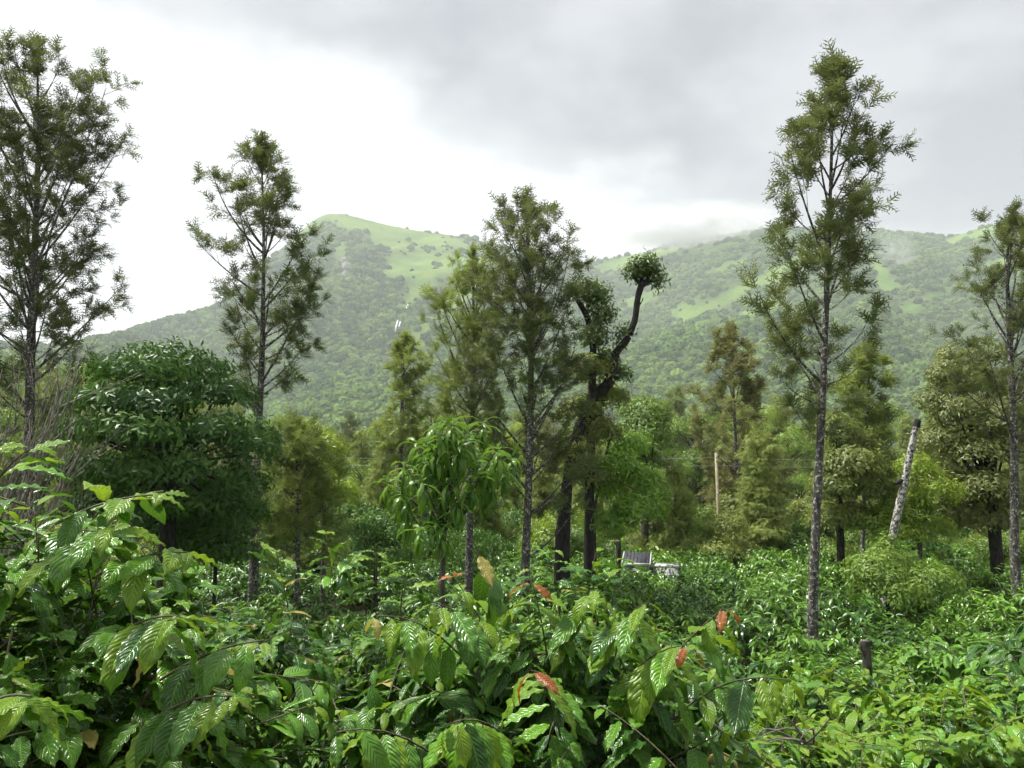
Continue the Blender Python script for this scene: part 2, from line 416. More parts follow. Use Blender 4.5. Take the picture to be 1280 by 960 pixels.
def build_forest():
    """far-off wood on the slopes: one mass of crowns, instanced on points"""
    pts = []
    n = 60000
    y = Y0 + (1720 - Y0) * RNG.random(n) ** 0.8; s = -1.0 + 2.1 * RNG.random(n)
    z = hill_z(s, y); P = np.stack([s * y, y, z], -1)
    D = np.interp(s, _rs[:, 0], _rs[:, 2])
    g = grass_at(P)
    patch = fbm(P[:, 0], P[:, 1], 51, 3, 1 / 90)
    keep = (y < D + 25) & ((g < 0.95 * RNG.random(n) ** 1.6) | (g < .10) | (RNG.random(n) < 0.008)) & (z > -3)
    px, py = project(P)
    keep &= (px > -260) & (px < 1560)
    rock = np.minimum(seg_dist(px, py, [(428, 322), (432, 345)]), seg_dist(px, py, [(500, 393), (494, 415)]) + 3)
    keep &= rock > 6
    P = P[keep]; patch = patch[keep]
    size = (2.4 + 5.2 * RNG.random(len(P)) ** 2.2) * np.where(P[:, 1] > 1000, 1.0, 0.9)
    # the plain in front of the slopes
    n2 = 5200
    y2 = 115 + (Y0 + 20 - 115) * RNG.random(n2) ** 0.75; s2 = -0.95 + 1.95 * RNG.random(n2)
    P2 = np.stack([s2 * y2, y2, np.full(n2, 2.5)], -1)
    size2 = 2.6 + 2.6 * RNG.random(n2)
    P = np.concatenate([P, P2]); size = np.concatenate([size, size2])
    me = bpy.data.meshes.new('forest'); me.vertices.add(len(P)); me.vertices.foreach_set('co', P.astype(np.float32).ravel())
    a = me.attributes.new('size', 'FLOAT', 'POINT'); a.data.foreach_set('value', size.astype(np.float32))
    me.update()
    o = link('forest', me, None, None)
    tag(o, 'green hazy forest covering the hill slopes behind the plantation', 'forest', kind='stuff')
    m_, t = material('forest_crown')
    oi = t.n('ShaderNodeObjectInfo'); tco = t.n('ShaderNodeTexCoord')
    nz = t.n('ShaderNodeTexNoise', i_Scale=4.0, i_Detail=4.0, i_Roughness=0.7); t.l(tco.outputs['Object'], nz.inputs['Vector'])
    geo = t.n('ShaderNodeNewGeometry')
    n3 = t.n('ShaderNodeTexNoise', i_Scale=0.012, i_Detail=3.0); t.l(geo.outputs['Position'], n3.inputs['Vector'])
    n4 = t.n('ShaderNodeTexNoise', i_Scale=0.9, i_Detail=3.0); t.l(geo.outputs['Position'], n4.inputs['Vector'])
    at_ = t.n('ShaderNodeAttribute', attribute_name='rnd', attribute_type='INSTANCER')
    f = t.math('ADD', t.math('MULTIPLY', at_.outputs['Fac'], 0.7), t.math('MULTIPLY', t.math('SUBTRACT', n3.outputs[0], 0.5), 1.2))
    f = t.math('ADD', f, t.math('MULTIPLY', t.math('SUBTRACT', n4.outputs[0], 0.5), 0.7), clamp=True)
    c = t.mix(f, (0.018, 0.060, 0.014), (0.165, 0.255, 0.045))
    p = t.n('ShaderNodeBsdfPrincipled', i_Roughness=0.9); p.inputs['Specular IOR Level'].default_value = 0.1
    t.l(c, p.inputs['Base Color'])
    b = t.n('ShaderNodeBump', i_Strength=1.0, i_Distance=1.2); t.l(n4.outputs[0], b.inputs['Height']); t.l(b.outputs[0], p.inputs['Normal'])
    finish(t, p.outputs[0])
    ng = bpy.data.node_groups.new('forest_nodes', 'GeometryNodeTree')
    ng.interface.new_socket('Geometry', in_out='INPUT', socket_type='NodeSocketGeometry')
    ng.interface.new_socket('Geometry', in_out='OUTPUT', socket_type='NodeSocketGeometry')
    N = NT(ng)
    gi = N.n('NodeGroupInput'); go = N.n('NodeGroupOutput')
    ico = N.n('GeometryNodeMeshIcoSphere', i_Radius=1.0, i_Subdivisions=3)
    sp = N.n('GeometryNodeSetPosition'); N.l(ico.outputs[0], sp.inputs[0])
    tn = N.n('ShaderNodeTexNoise', i_Scale=2.3, i_Detail=3.0, i_Roughness=0.7)
    nm = N.n('GeometryNodeInputNormal')
    vm = N.n('ShaderNodeVectorMath', operation='SCALE'); N.l(nm.outputs[0], vm.inputs[0])
    N.l(N.math('MULTIPLY', N.math('SUBTRACT', tn.outputs[0], 0.5), 1.7), vm.inputs['Scale'])
    N.l(vm.outputs[0], sp.inputs['Offset'])
    sm = N.n('GeometryNodeSetMaterial'); sm.inputs['Material'].default_value = m_; N.l(sp.outputs[0], sm.inputs[0])
    ins = N.n('GeometryNodeInstanceOnPoints'); N.l(gi.outputs[0], ins.inputs['Points']); N.l(sm.outputs[0], ins.inputs['Instance'])
    rv = N.n('FunctionNodeRandomValue', data_type='FLOAT_VECTOR'); rv.inputs[0].default_value = (-0.5, -0.5, 0); rv.inputs[1].default_value = (0.5, 0.5, 6.28)
    N.l(rv.outputs[0], ins.inputs['Rotation'])
    na = N.n('GeometryNodeInputNamedAttribute', data_type='FLOAT'); na.inputs['Name'].default_value = 'size'
    N.l(na.outputs[0], ins.inputs['Scale'])
    st = N.n('GeometryNodeStoreNamedAttribute', data_type='FLOAT', domain='INSTANCE'); st.inputs['Name'].default_value = 'rnd'
    N.l(ins.outputs[0], st.inputs[0])
    r2 = N.n('FunctionNodeRandomValue', data_type='FLOAT', i_Seed=5); N.l(r2.outputs[1], st.inputs['Value'])
    N.l(st.outputs[0], go.inputs[0])
    md = o.modifiers.new('forest_nodes', 'NODES'); md.node_group = ng
    me.materials.append(m_)


def build_waterfall():
    root = empty('waterfall', tuple(at(497, 414, 900)))
    tag(root, 'thin white waterfall on the forested hillside', 'waterfall')
    mw, t = material('falling_water')
    tco = t.n('ShaderNodeTexCoord'); nz = t.n('ShaderNodeTexNoise', i_Scale=0.5, i_Detail=4.0); t.l(tco.outputs['Object'], nz.inputs['Vector'])
    p = t.n('ShaderNodeBsdfPrincipled', i_Roughness=0.4)
    t.l(t.mix(nz.outputs[0], (0.50, 0.53, 0.56), (0.70, 0.72, 0.73)), p.inputs['Base Color']); finish(t, p.outputs[0])
    inv = np.array(root.location)
    for pl in ([(499, 396), (496, 405), (494, 415)], [(503, 394), (500, 404), (498, 411)], [(510, 381), (507, 388)]):
        pts = []
        for px, py in pl:
            # follow the pixel ray until it meets the slope
            for Y in np.arange(500, 1600, 3.0):
                q = at(px, py, Y)
                if hill_z(np.array([q[0] / q[1]]), np.array([q[1]]))[0] >= q[2] - 1.0: break
            pts.append(at(px, py, Y - 6) - inv)
        b = MB(); b.tube(pts, [.9, 1.2, .9][:len(pts)], 6); link('cascade', b.mesh('cascade', True), root, mw)
    mr = plain_mat('hill_rock', (0.16, 0.15, 0.14), (0.34, 0.33, 0.31), 0.9, 0.15)
    rr = None
    for k, (px, py, s) in enumerate([(429, 328, 6), (433, 336, 8), (431, 346, 6)]):
        for Y in np.arange(500, 1600, 3.0):
            q = at(px, py, Y)
            if hill_z(np.array([q[0] / q[1]]), np.array([q[1]]))[0] >= q[2] - 1.0: break
        b = MB(); import bmesh
        bm = bmesh.new(); bmesh.ops.create_icosphere(bm, subdivisions=3, radius=1)
        v = np.array([w.co[:] for w in bm.verts]); f = np.array([[w.index for w in fc.verts] for fc in bm.faces]); bm.free()
        d = 0.7 + 0.6 * fbm(v[:, 0] * 2 + v[:, 2], v[:, 1] * 2 + k * 3.1, 61, 4, 1.3)
        b.add(v * d[:, None] * np.array([s * 0.9, s * 0.7, s * 1.5]), f)
        o = link('rock_outcrop', b.mesh('rock_outcrop'), None, mr); o.location = q
        tag(o, 'pale grey rock face high on the forested hillside', 'rock', 'rock faces on the hillside')


def build_haze():
    b = MB(); x0, x1, y0, y1, z0, z1 = -2700, 2700, -450, 3000, -8, 640
    v = [(x0, y0, z0), (x1, y0, z0), (x1, y1, z0), (x0, y1, z0), (x0, y0, z1), (x1, y0, z1), (x1, y1, z1), (x0, y1, z1)]
    b.add(v, [(0, 3, 2, 1), (4, 5, 6, 7), (0, 1, 5, 4), (1, 2, 6, 5), (2, 3, 7, 6), (3, 0, 4, 7)])
    m, t = material('haze_air')
    p = t.n('ShaderNodeVolumePrincipled', i_Density=0.00027, i_Anisotropy=0.1); p.inputs['Color'].default_value = (0.90, 0.95, 1.0, 1)
    finish(t, p.outputs[0], True)
    o = link('haze', b.mesh('haze'), None, m); o['kind'] = 'stuff'; o['label'] = 'pale damp haze over the whole valley'; o['category'] = 'haze'


def build_mist():
    """low cloud lying on the right-hand ridge and a wisp rising from the slope"""
    import bmesh
    for (px, py, Y, rx, ry, rz, dens, lab) in [(865, 284, 1460, 230, 130, 44, 0.05, 'grey low cloud lying on the ridge'), (1105, 345, 1150, 46, 60, 95, 0.022, 'thin white wisp of mist rising from the forested slope')]:
        bm = bmesh.new(); bmesh.ops.create_icosphere(bm, subdivisions=3, radius=1)
        me = bpy.data.meshes.new('mist'); bm.to_mesh(me); bm.free()
        m, t = material('mist_air')
        tco = t.n('ShaderNodeTexCoord'); ln = t.n('ShaderNodeVectorMath', operation='LENGTH'); t.l(tco.outputs['Object'], ln.inputs[0])
        nz = t.n('ShaderNodeTexNoise', i_Scale=1.7, i_Detail=3.0, i_Roughness=0.6, i_Distortion=0.6); t.l(tco.outputs['Object'], nz.inputs['Vector'])
        fall = t.smooth(ln.outputs['Value'], 1.0, 0.25)
        d = t.math('MULTIPLY', t.math('MULTIPLY', fall, t.smooth(nz.outputs[0], 0.36, 0.66)), dens)
        p = t.n('ShaderNodeVolumePrincipled'); p.inputs['Color'].default_value = (0.96, 0.97, 1, 1); t.l(d, p.inputs['Density']); finish(t, p.outputs[0], True)
        o = link('mist', me, None, m); o.location = at(px, py, Y); o.scale = (rx, ry, rz)
        if px > 1000: o.rotation_euler = (0, R(18), 0)
        tag(o, lab, 'mist', kind='stuff')


# ------------------------------------------------------------------ leaf templates
def coffee_leaf(nl=14, nw=6, droop=0.3, fold=0.18, wave=0.03, twist=0.0, quilt=0.012, seed=0, width=0.40):
    """unit-length elliptic leaf with drawn-out tip, wavy margin and quilted blade"""
    r = np.random.default_rng(seed)
    v = np.linspace(0, 1, nl + 1); u = np.linspace(-1, 1, nw + 1)
    half = width * 0.5 * np.sin(np.pi * np.clip(v, 0, 1) ** 0.85) ** 0.72 * (1 - 0.45 * sstep(v, 0.72, 1.0))
    half[0] = 0.008; half[-1] = 0.004
    V, U = np.meshgrid(v, u, indexing='ij'); Hf = half[:, None]
    ph = r.random() * 6.28
    edge = wave * np.sin(V * 2 * np.pi * 4.5 + ph + (U > 0) * 1.1) * np.abs(U) ** 2
    X = U * Hf
    Zl = fold * np.abs(U) * Hf - 0.12 * fold * (U * U) + edge * (Hf > 0.02) + quilt * np.abs(np.sin(np.pi * (11 * V - 2.6 * np.abs(U) ** 1.3))) * (Hf > 0.03) * (np.abs(U) > 0.05)
    ang = -droop * V ** 1.4 * 1.6
    tw = twist * V
    Xr = X * np.cos(tw) - Zl * np.sin(tw); Zr = X * np.sin(tw) + Zl * np.cos(tw)
    # bend along the length
    dl = 1.0 / nl; a = -droop * 1.6 * v ** 1.2
    yy = np.concatenate([[0], np.cumsum(np.cos(a[:-1]) * dl)]); zc = np.concatenate([[0], np.cumsum(np.sin(a[:-1]) * dl)])
    Yb = yy[:, None] - np.sin(a)[:, None] * Zr; Zb = zc[:, None] + np.cos(a)[:, None] * Zr
    P = np.stack([Xr, Yb, Zb], -1).reshape(-1, 3)
    n = nw + 1; i = np.arange(nl)[:, None] * n + np.arange(nw)[None]
    f = np.stack([i, i + 1, i + n + 1, i + n], -1).reshape(-1, 4)
    uv = np.stack([U, V], -1).reshape(-1, 2)
    return P, f, uv


def small_leaf(droop=0.2, width=0.42, fold=0.15):
    """8-triangle leaf"""
    v = [0, 0.3, 0.68, 1.0]; w = [0.02, 0.5, 0.40, 0.0]
    P = []; uv = []
    for vv, ww in zip(v, w):
        for s in (-1, 0, 1):
            P.append((s * ww * width, vv * (1 - 0.25 * droop * vv), abs(s) * ww * width * fold * 2 - droop * vv * vv)); uv.append((s, vv))
    f = []
    for k in range(3):
        for j in range(2): a = k * 3 + j; f.append((a, a + 1, a + 4, a + 3))
    return np.array(P, float), np.array(f), np.array(uv, float)


def diamond(width=0.35, droop=0.15, fold=0.1):
    P = np.array([(0, 0, 0), (width / 2, 0.45, fold - droop * .2), (0, 1, -droop), (-width / 2, 0.45, fold - droop * .2)], float)
    return P, np.array([(0, 1, 2, 3)]), np.zeros((4, 2))


def frond(pairs=5, seed=0, spread=0.42, droop=0.25, lw=0.075):
    """fern-like divided leaf: narrow leaflets along a curved midrib"""
    r = np.random.default_rng(seed); P = []; F = []
    for k in range(pairs):
        t = 0.12 + 0.72 * k / max(1, pairs - 1)
        for s in (-1, 1):
            b = np.array([0, t, -droop * t * t]); ln = spread * (1.0 - 0.75 * abs(t - 0.42)) * (0.8 + 0.4 * r.random())
            a = 0.75 + 0.3 * r.random()
            d = np.array([s * math.sin(a), math.cos(a), 0.1 - 0.35 * r.random()]); d /= np.linalg.norm(d)
            q = np.cross(d, [0, 0, 1.0]); q /= np.linalg.norm(q)
            n = len(P); P += [b, b + d * ln * .5 + q * lw * .5, b + d * ln, b + d * ln * .5 - q * lw * .5]; F.append((n, n + 1, n + 2, n + 3))
    n = len(P); P += [np.array([0, 0, 0.0]), np.array([lw * .6, .55, -droop * .3]), np.array([0, 1.05, -droop * 1.1]), np.array([-lw * .6, .55, -droop * .3])]; F.append((n, n + 1, n + 2, n + 3))
    return np.array(P, float), np.array(F), np.zeros((len(P), 2))


NEAR = [coffee_leaf(16, 6, d, f, w, t, 0.011, k, wd_) for k, (d, f, w, t, wd_) in enumerate(
    [(0.25, 0.35, 0.030, 0.1, 0.38), (0.45, 0.30, 0.035, -0.2, 0.37), (0.70, 0.25, 0.028, 0.25, 0.38), (0.10, 0.40, 0.035, -0.1, 0.40), (0.55, 0.5, 0.025, 0.35, 0.40),
     (0.35, 0.15, 0.045, -0.35, 0.39), (0.9, 0.3, 0.02, 0.1, 0.37), (0.2, 0.55, 0.03, 0.3, 0.36), (0.6, 0.2, 0.04, -0.3, 0.40), (0.0, 0.3, 0.03, 0.15, 0.40)])]
MID = [coffee_leaf(6, 4, d, f, w, t, 0.0, k, wd_) for k, (d, f, w, t, wd_) in enumerate(
    [(0.25, 0.35, 0.03, 0.1, 0.42), (0.5, 0.3, 0.03, -0.2, 0.40), (0.75, 0.25, 0.03, 0.25, 0.40), (0.1, 0.45, 0.03, -0.1, 0.42)])]
FAR = [small_leaf(0.25, 0.36, 0.18), small_leaf(0.5, 0.32, 0.12), small_leaf(0.05, 0.36, 0.25)]
def leaf4(width=.36, droop=.25, fold=.08):
    P = np.array([(0, 0, 0), (width * .5, .42, fold - droop * .18), (0, 1, -droop), (-width * .5, .42, fold - droop * .18), (0, .45, -droop * .2)], float)
    return P, np.array([(0, 1, 2, 4), (0, 4, 2, 3)]), np.array([(0, 0), (1, .42), (0, 1), (-1, .42), (0, .45)], float)


PAD = [leaf4(.38, .2), leaf4(.34, .45), leaf4(.38, .05)]
LOW = [coffee_leaf(5, 2, d, f, w, t, 0.0, k, wd_) for k, (d, f, w, t, wd_) in enumerate([(0.25, 0.35, 0.03, 0.1, 0.40), (0.5, 0.3, 0.03, -0.2, 0.38), (0.75, 0.25, 0.03, 0.25, 0.38), (0.1, 0.45, 0.03, -0.1, 0.40)])]
FROND = [frond(4, 1, .44, .25, .085), frond(4, 2, 0.40, 0.4, .08), frond(4, 3, 0.48, 0.1, .085)]
FROND_FAR = [frond(3, 4, 0.5, 0.25, 0.13), frond(3, 5, 0.45, 0.4, 0.13)]
DIA = [diamond(0.45), diamond(0.35, 0.3)]


def sphere_dirs(n, rng=RNG):
    z = rng.uniform(-1, 1, n); a = rng.uniform(0, 2 * np.pi, n); r = np.sqrt(1 - z * z)
    return np.stack([r * np.cos(a), r * np.sin(a), z], -1)


# ------------------------------------------------------------------ coffee
def bez(p0, p1, p2, n):
    t = np.linspace(0, 1, n)[:, None]
    return (1 - t) ** 2 * p0 + 2 * t * (1 - t) * p1 + t * t * p2


class Bush:
    """gathers shoots and leaves of one coffee bush (world coordinates)"""
    def __init__(s, rng): s.rng = rng; s.sh = []; s.lv = []
    def branch(s, p0, p2, lift=0.15, nodes=7, leaf=0.21, hang=0.5, start=0.3, young=0.15, tip='green', rad=0.0042):
        r = s.rng
        p0 = np.asarray(p0, float); p2 = np.asarray(p2, float)
        p1 = (p0 + p2) / 2 + np.array([0, 0, lift])
        n = 6; pts = bez(p0, p1, p2, n); s.sh.append((pts, np.linspace(rad, rad * 0.45, n)))
        for k in range(nodes):
            t = start + (1 - start) * k / max(1, nodes - 1)
            q = (1 - t) ** 2 * p0 + 2 * t * (1 - t) * p1 + t * t * p2
            tan = nrm(2 * (1 - t) * (p1 - p0) + 2 * t * (p2 - p1))
            side = np.cross(tan, [0, 0, 1.0]); side = nrm(side) if np.linalg.norm(side) > 0.05 else np.array([1.0, 0, 0])
            rel = k / max(1, nodes - 1)
            last = k == nodes - 1
            ln = leaf * (0.82 + 0.3 * math.sin(math.pi * min(1, rel * 0.9 + 0.15))) * r.uniform(0.82, 1.12)
            if last: ln *= 0.62
            elif k == nodes - 2: ln *= 0.85
            for sg in (-1, 1):
                if r.random() < 0.06: continue
                hg = hang * r.uniform(0.55, 1.35)
                d = side * sg * r.uniform(0.75, 1.1) + tan * r.uniform(0.25, 0.75) + np.array([0, 0, -hg]) + r.normal(0, 0.24, 3)
                d = nrm(d)
                up = np.array([0, 0, 1.0]) + side * sg * 0.35 * hg + tan * 0.25 + r.normal(0, 0.18, 3)
                if hang > 1.0: up = side * sg * 0.5 + tan * 0.5 + np.array([0, 0, .6]) + r.normal(0, 0.15, 3)
                kind = 'green'
                if last: kind = tip
                elif r.random() < (young * 2 if rel > .75 else max(0, young - .25) * 1.6): kind = 'young'
                elif r.random() < 0.02: kind = 'yellow'
                s.lv.append((q + d * 0.012, d, up, ln * r.uniform(0.92, 1.08), kind, min(1, max(0, 0.25 + 0.5 * rel * young * 2 + r.normal(0, 0.2)))))
    def mound(s, c, radii, n, leaf=.19, young=.2, nodes=4, hmin=.1, hmax=.9, ln=.34):
        """short leafy shoots over the outside of a rounded bush"""
        r = s.rng; c = np.asarray(c, float); radii = np.asarray(radii, float)
        d = sphere_dirs(n * 3, r); d = d[(d[:, 2] > -.35)][:n]
        for q in d:
            p2 = c + q * radii * r.uniform(.80, 1.06)
            out = nrm(q / radii); dv = nrm(out * .8 + np.array([0, 0, .15]) + r.normal(0, .45, 3))
            l_ = ln * r.uniform(.7, 1.3)
            s.branch(p2 - dv * l_, p2, lift=r.uniform(-.01, .05), nodes=int(r.integers(nodes, nodes + 2)), leaf=leaf * r.uniform(.85, 1.15), hang=r.uniform(hmin, hmax), start=.2, young=young, tip='young' if r.random() < .55 else 'green', rad=.0035)
    def fill(s, c, rad, h, nbr, leaf=0.2, hang=0.55, young=0.15, nodes=7, zmin=0.25):
        """the body of a bush: stems and arching side branches"""
        r = s.rng; c = np.asarray(c, float)
        for k in range(4):
            a = r.uniform(0, 6.28); top = c + np.array([math.cos(a) * rad * .35, math.sin(a) * rad * .35, h * r.uniform(.8, .95)])
            s.sh.append((bez(c + np.array([math.cos(a) * .06, math.sin(a) * .06, -0.1]), c + np.array([math.cos(a) * rad * .15, math.sin(a) * rad * .15, h * .5]), top, 8), np.linspace(.020, .006, 8)))
        for k in range(nbr):
            a = 2.39996 * k + r.normal(0, .25); hz = zmin + (1 - zmin) * ((k + .5) / nbr) ** 0.6
            rr = rad * (1.0 - 0.6 * max(0, hz - 0.6) / 0.4) * r.uniform(0.75, 1.12)
            dirv = np.array([math.cos(a), math.sin(a), 0])
            p0 = c + dirv * rad * .12 + np.array([0, 0, h * (hz - 0.12)])
            rise = 0.10 + 0.20 * (hz > .8)
            p2 = c + dirv * rr + np.array([0, 0, h * (hz * 0.93 + rise * .25) + r.normal(0, .05)])
            s.branch(p0, p2, lift=r.uniform(.05, .22), nodes=nodes, leaf=leaf, hang=hang * r.uniform(.6, 1.3), start=.28, young=young, tip='young' if r.random() < .6 else 'green')


def stem_mesh(b, org, name):
    mb = MB()
    for pts, rad in b.sh: mb.tube(pts - org, rad, 4)
    return mb.mesh(name, True)


KM = {'green': 'coffee', 'young': 'coffee_young', 'yellow': 'coffee_yellow', 'red': 'coffee_red'}
LEAF_ME = {}
for kk in KM:
    for q, tm in enumerate(NEAR):
        if kk in ('red', 'yellow') and q > 4: continue
        mb_ = MB(); mb_.add(tm[0], tm[1], tm[2], 0.5); me_ = mb_.mesh('leaf', True); me_.materials.append(M[KM[kk]]); LEAF_ME[(kk, q)] = me_
from mathutils import Matrix


def emit_near(b, name, label, org, limit=280, cat='coffee bush', group='coffee bushes in front of the camera bank'):
    """a foreground bush: its largest leaves as parts, the rest joined"""
    org = np.asarray(org, float); root = empty(name, tuple(org)); tag(root, label, cat, group)
    link('stem', stem_mesh(b, org, 'stem'), root, M['coffee_stem'])
    P = np.array([l[0] for l in b.lv]); px, py = project(P + 0.5 * np.array([l[1] * l[3] for l in b.lv]))
    dist = np.linalg.norm(P - CAM, axis=1)
    inf = (px > -40) & (px < 1320) & (py < 1000) & ((P - CAM) @ FWD > 0.3)
    near = dist - 0.6 * np.where(inf, 1, -10) - 0.35 * (P[:, 2] - P[:, 2].mean())
    order = np.argsort(near)
    r = b.rng
    for i in order[:limit]:
        p, d, up, ln, kind, tint = b.lv[i]
        if not inf[i]: continue
        q = int(r.integers(0, 5 if kind in ('red', 'yellow') else 10))
        o = bpy.data.objects.new('leaf', LEAF_ME[(kind, q)]); COL.objects.link(o); o.parent = root
        Y = nrm(d); X = nrm(np.cross(Y, nrm(up))); Z = np.cross(X, Y); wsc = ln * r.uniform(.9, 1.12)
        m = Matrix(((X[0] * wsc, Y[0] * ln, Z[0] * ln, p[0] - org[0]), (X[1] * wsc, Y[1] * ln, Z[1] * ln, p[1] - org[1]), (X[2] * wsc, Y[2] * ln, Z[2] * ln, p[2] - org[2]), (0, 0, 0, 1)))
        o.matrix_local = m
    rest = [b.lv[i] for i in order[limit:]]
    for kind in KM:
        L = [l for l in rest if l[4] == kind]
        if not L: continue
        mb = MB()
        for q in range(4):
            S = L[q::4]
            if S: mb.leaves(LOW[q], np.array([l[0] for l in S]) - org, np.array([l[1] for l in S]), np.array([l[2] for l in S]), np.array([l[3] for l in S]), np.array([l[5] for l in S]))
        link('foliage', mb.mesh('foliage', True), root, M[KM[kind]], 'stuff')
    return root


def bush_mesh(seed, rad, h, nbr, tm, leaf=0.2, young=0.2, nodes=7, hang=.55):
    b = Bush(np.random.default_rng(seed)); b.fill((0, 0, 0), rad * .9, h * .92, nbr // 3, leaf, hang, young, nodes, zmin=.35); b.mound((0, 0, h * .42), (rad * .92, rad * .92, h * .58), int(nbr * 1.5), leaf * .95, young, 4, .1, .9)
    mb = MB(); L = b.lv
    for q in range(len(tm)):
        S = L[q::len(tm)]
        mb.leaves(tm[q], np.array([l[0] for l in S]), np.array([l[1] for l in S]), np.array([l[2] for l in S]), np.array([l[3] for l in S]),
                  np.array([min(1, l[5] + (0.35 if l[4] == 'young' else 0) + (0.1 if l[4] == 'yellow' else 0)) for l in S]))
    return mb.mesh('foliage', True), stem_mesh(b, np.zeros(3), 'stem')


def build_coffee():
    g = lambda x, y: float(gz(x, y))
    # --- the big bush on the left, its sprays at eye level
    b = Bush(np.random.default_rng(101))
    c = (-1.72, 2.5, g(-1.72, 2.5)); b.fill(c, .9, 1.6, 30, leaf=.19, hang=.5, young=.2)
    b.mound((-1.78, 2.45, 2.97), (1.06, .80, 1.08), 430, .145, .25, 4, .05, .8, ln=.27)
    b.mound((-1.72, 2.2, 3.12), (.70, .5, .76), 110, .15, .3, 4, .05, .6, ln=.27)
    b.mound((-1.15, 2.75, 2.75), (.75, .62, .80), 190, .15, .25, 4, .1, .9, ln=.27)
    for (px0, py0, y0, px1, py1, y1, hg) in [(70, 655, 2.2, 200, 618, 2.05, .1), (-20, 625, 2.2, 40, 560, 2.05, .2), (60, 700, 2.2, 165, 655, 2.0, .3), (120, 720, 2.2, 235, 690, 2.1, .35), (140, 800, 2.1, 225, 770, 1.9, .6),
                                             (200, 850, 2.2, 330, 800, 2.1, .5), (-40, 900, 1.7, 40, 870, 1.5, .3), (190, 900, 2.1, 290, 870, 1.9, 1.1)]:
        b.branch(at(px0, py0, y0), at(px1, py1, y1), lift=.04, nodes=6, leaf=.155, hang=hg, start=.15, young=.4, tip='young')
    emit_near(b, 'coffee_bush', 'large coffee bush with broad glossy leaves beside the dark evergreen, tallest of the foreground', c, 300)
    # --- centre bush with hanging leaves and orange shoot tips
    b = Bush(np.random.default_rng(102))
    c = (0.16, 3.25, g(.16, 3.25)); b.fill(c, .75, 1.3, 30, leaf=.18, hang=.7, young=.2)
    b.mound((.15, 3.2, 2.80), (.92, .68, .76), 330, .15, .25, 4, .3, 1.2, ln=.28)
    for (px0, py0, y0, px1, py1, y1, hg, lift, tip, n) in [(640, 850, 3.2, 540, 752, 2.75, 1.3, .12, 'young', 6), (600, 850, 3.0, 470, 770, 2.8, 1.2, .14, 'yellow', 5), (700, 850, 3.1, 745, 735, 2.9, 1.2, .1, 'young', 6),
                                                        (690, 860, 3.1, 665, 728, 2.95, .7, .08, 'red', 5), (740, 870, 3.1, 808, 752, 2.7, 1.3, .12, 'young', 7), (760, 880, 3.0, 858, 806, 2.6, 1.3, .1, 'red', 6),
                                                        (800, 880, 3.1, 905, 760, 2.75, 1.0, .06, 'red', 6), (700, 920, 2.8, 664, 838, 2.3, 1.0, .12, 'red', 4), (640, 860, 3.3, 568, 722, 3.1, .5, .06, 'red', 5),
                                                        (840, 900, 3.0, 985, 850, 2.7, 1.0, .12, 'young', 6), (560, 960, 2.7, 420, 915, 2.35, 1.4, .1, 'green', 7), (640, 930, 2.8, 560, 905, 2.3, 1.4, .08, 'green', 6), (720, 900, 3.2, 700, 770, 3.0, .9, .1, 'green', 6)]:
        b.branch(at(px0, py0, y0), at(px1, py1, y1), lift=lift, nodes=n + 1, leaf=.172, hang=hg, start=.3, young=.5, tip=tip)
    emit_near(b, 'coffee_bush', 'coffee bush with long hanging leaves and orange-red shoot tips', c, 300)
    # --- the ring of bushes just behind
    specs = [((-1.75, 5.0), 1.05, 1.72, 40, .2, .18, 'coffee bush with upright pale sprigs beside the drooping young tree', 'a'),
             ((-0.55, 5.2), .95, 1.72, 36, .2, .2, 'coffee bush behind the orange-tipped one, in line with the drooping young tree', 'b'),
             ((0.55, 5.3), .95, 1.80, 36, .2, .12, 'coffee bush in line with the dark pollarded trunk', 'c'),
             ((1.35, 4.1), .9, 1.15, 34, .17, .62, 'yellowish coffee bush with bare twigs beside the orange-tipped bush', 'd'),
             ((2.55, 4.6), 1.0, 1.2, 38, .19, .62, 'pale green coffee bush beyond the bush with bare twigs', 'e'),
             ((2.6, 6.1), 1.0, 1.45, 34, .19, .5, 'coffee bush with light new leaves beside the brown stump', 'f'),
             ((3.9, 5.6), 1.0, 1.35, 34, .2, .45, 'broad coffee bush at the edge of the slope beyond the pale ones', 'g'),
             ((-1.0, 3.9), .75, 1.15, 26, .2, .2, 'low dark coffee bush in the gap between two foreground bushes', 'h')]
    for k, ((x, y), rad, h, nb, leaf, yg, lab, _) in enumerate(specs):
        b = Bush(np.random.default_rng(110 + k)); z = g(x, y); b.fill((x, y, z), rad * .85, h * .92, int(nb * .8), leaf=leaf, hang=.5, young=yg); b.mound((x, y, z + h * .42), (rad * 1.0, rad, h * .60), int(nb * 5.6), leaf * .82, yg, 4, .1, .9, ln=.3)
        if _ == 'a':
            for (px0, py0, px1, py1) in [(420, 760, 408, 668), (470, 770, 470, 690), (360, 760, 345, 690), (500, 770, 505, 720), (410, 740, 440, 700)]:
                b.branch(at(px0, py0, 5.0), at(px1, py1, 4.9), lift=.02, nodes=6, leaf=.2, hang=.2, start=.2, young=.3, tip='young')
        if _ == 'c':
            for (px0, py0, px1, py1) in [(700, 770, 690, 690), (730, 770, 745, 690), (760, 770, 780, 700), (660, 770, 665, 712)]:
                b.branch(at(px0, py0, 5.2), at(px1, py1, 5.1), lift=.02, nodes=6, leaf=.21, hang=.3, start=.2, young=.2, tip='young')
        tw_ = []
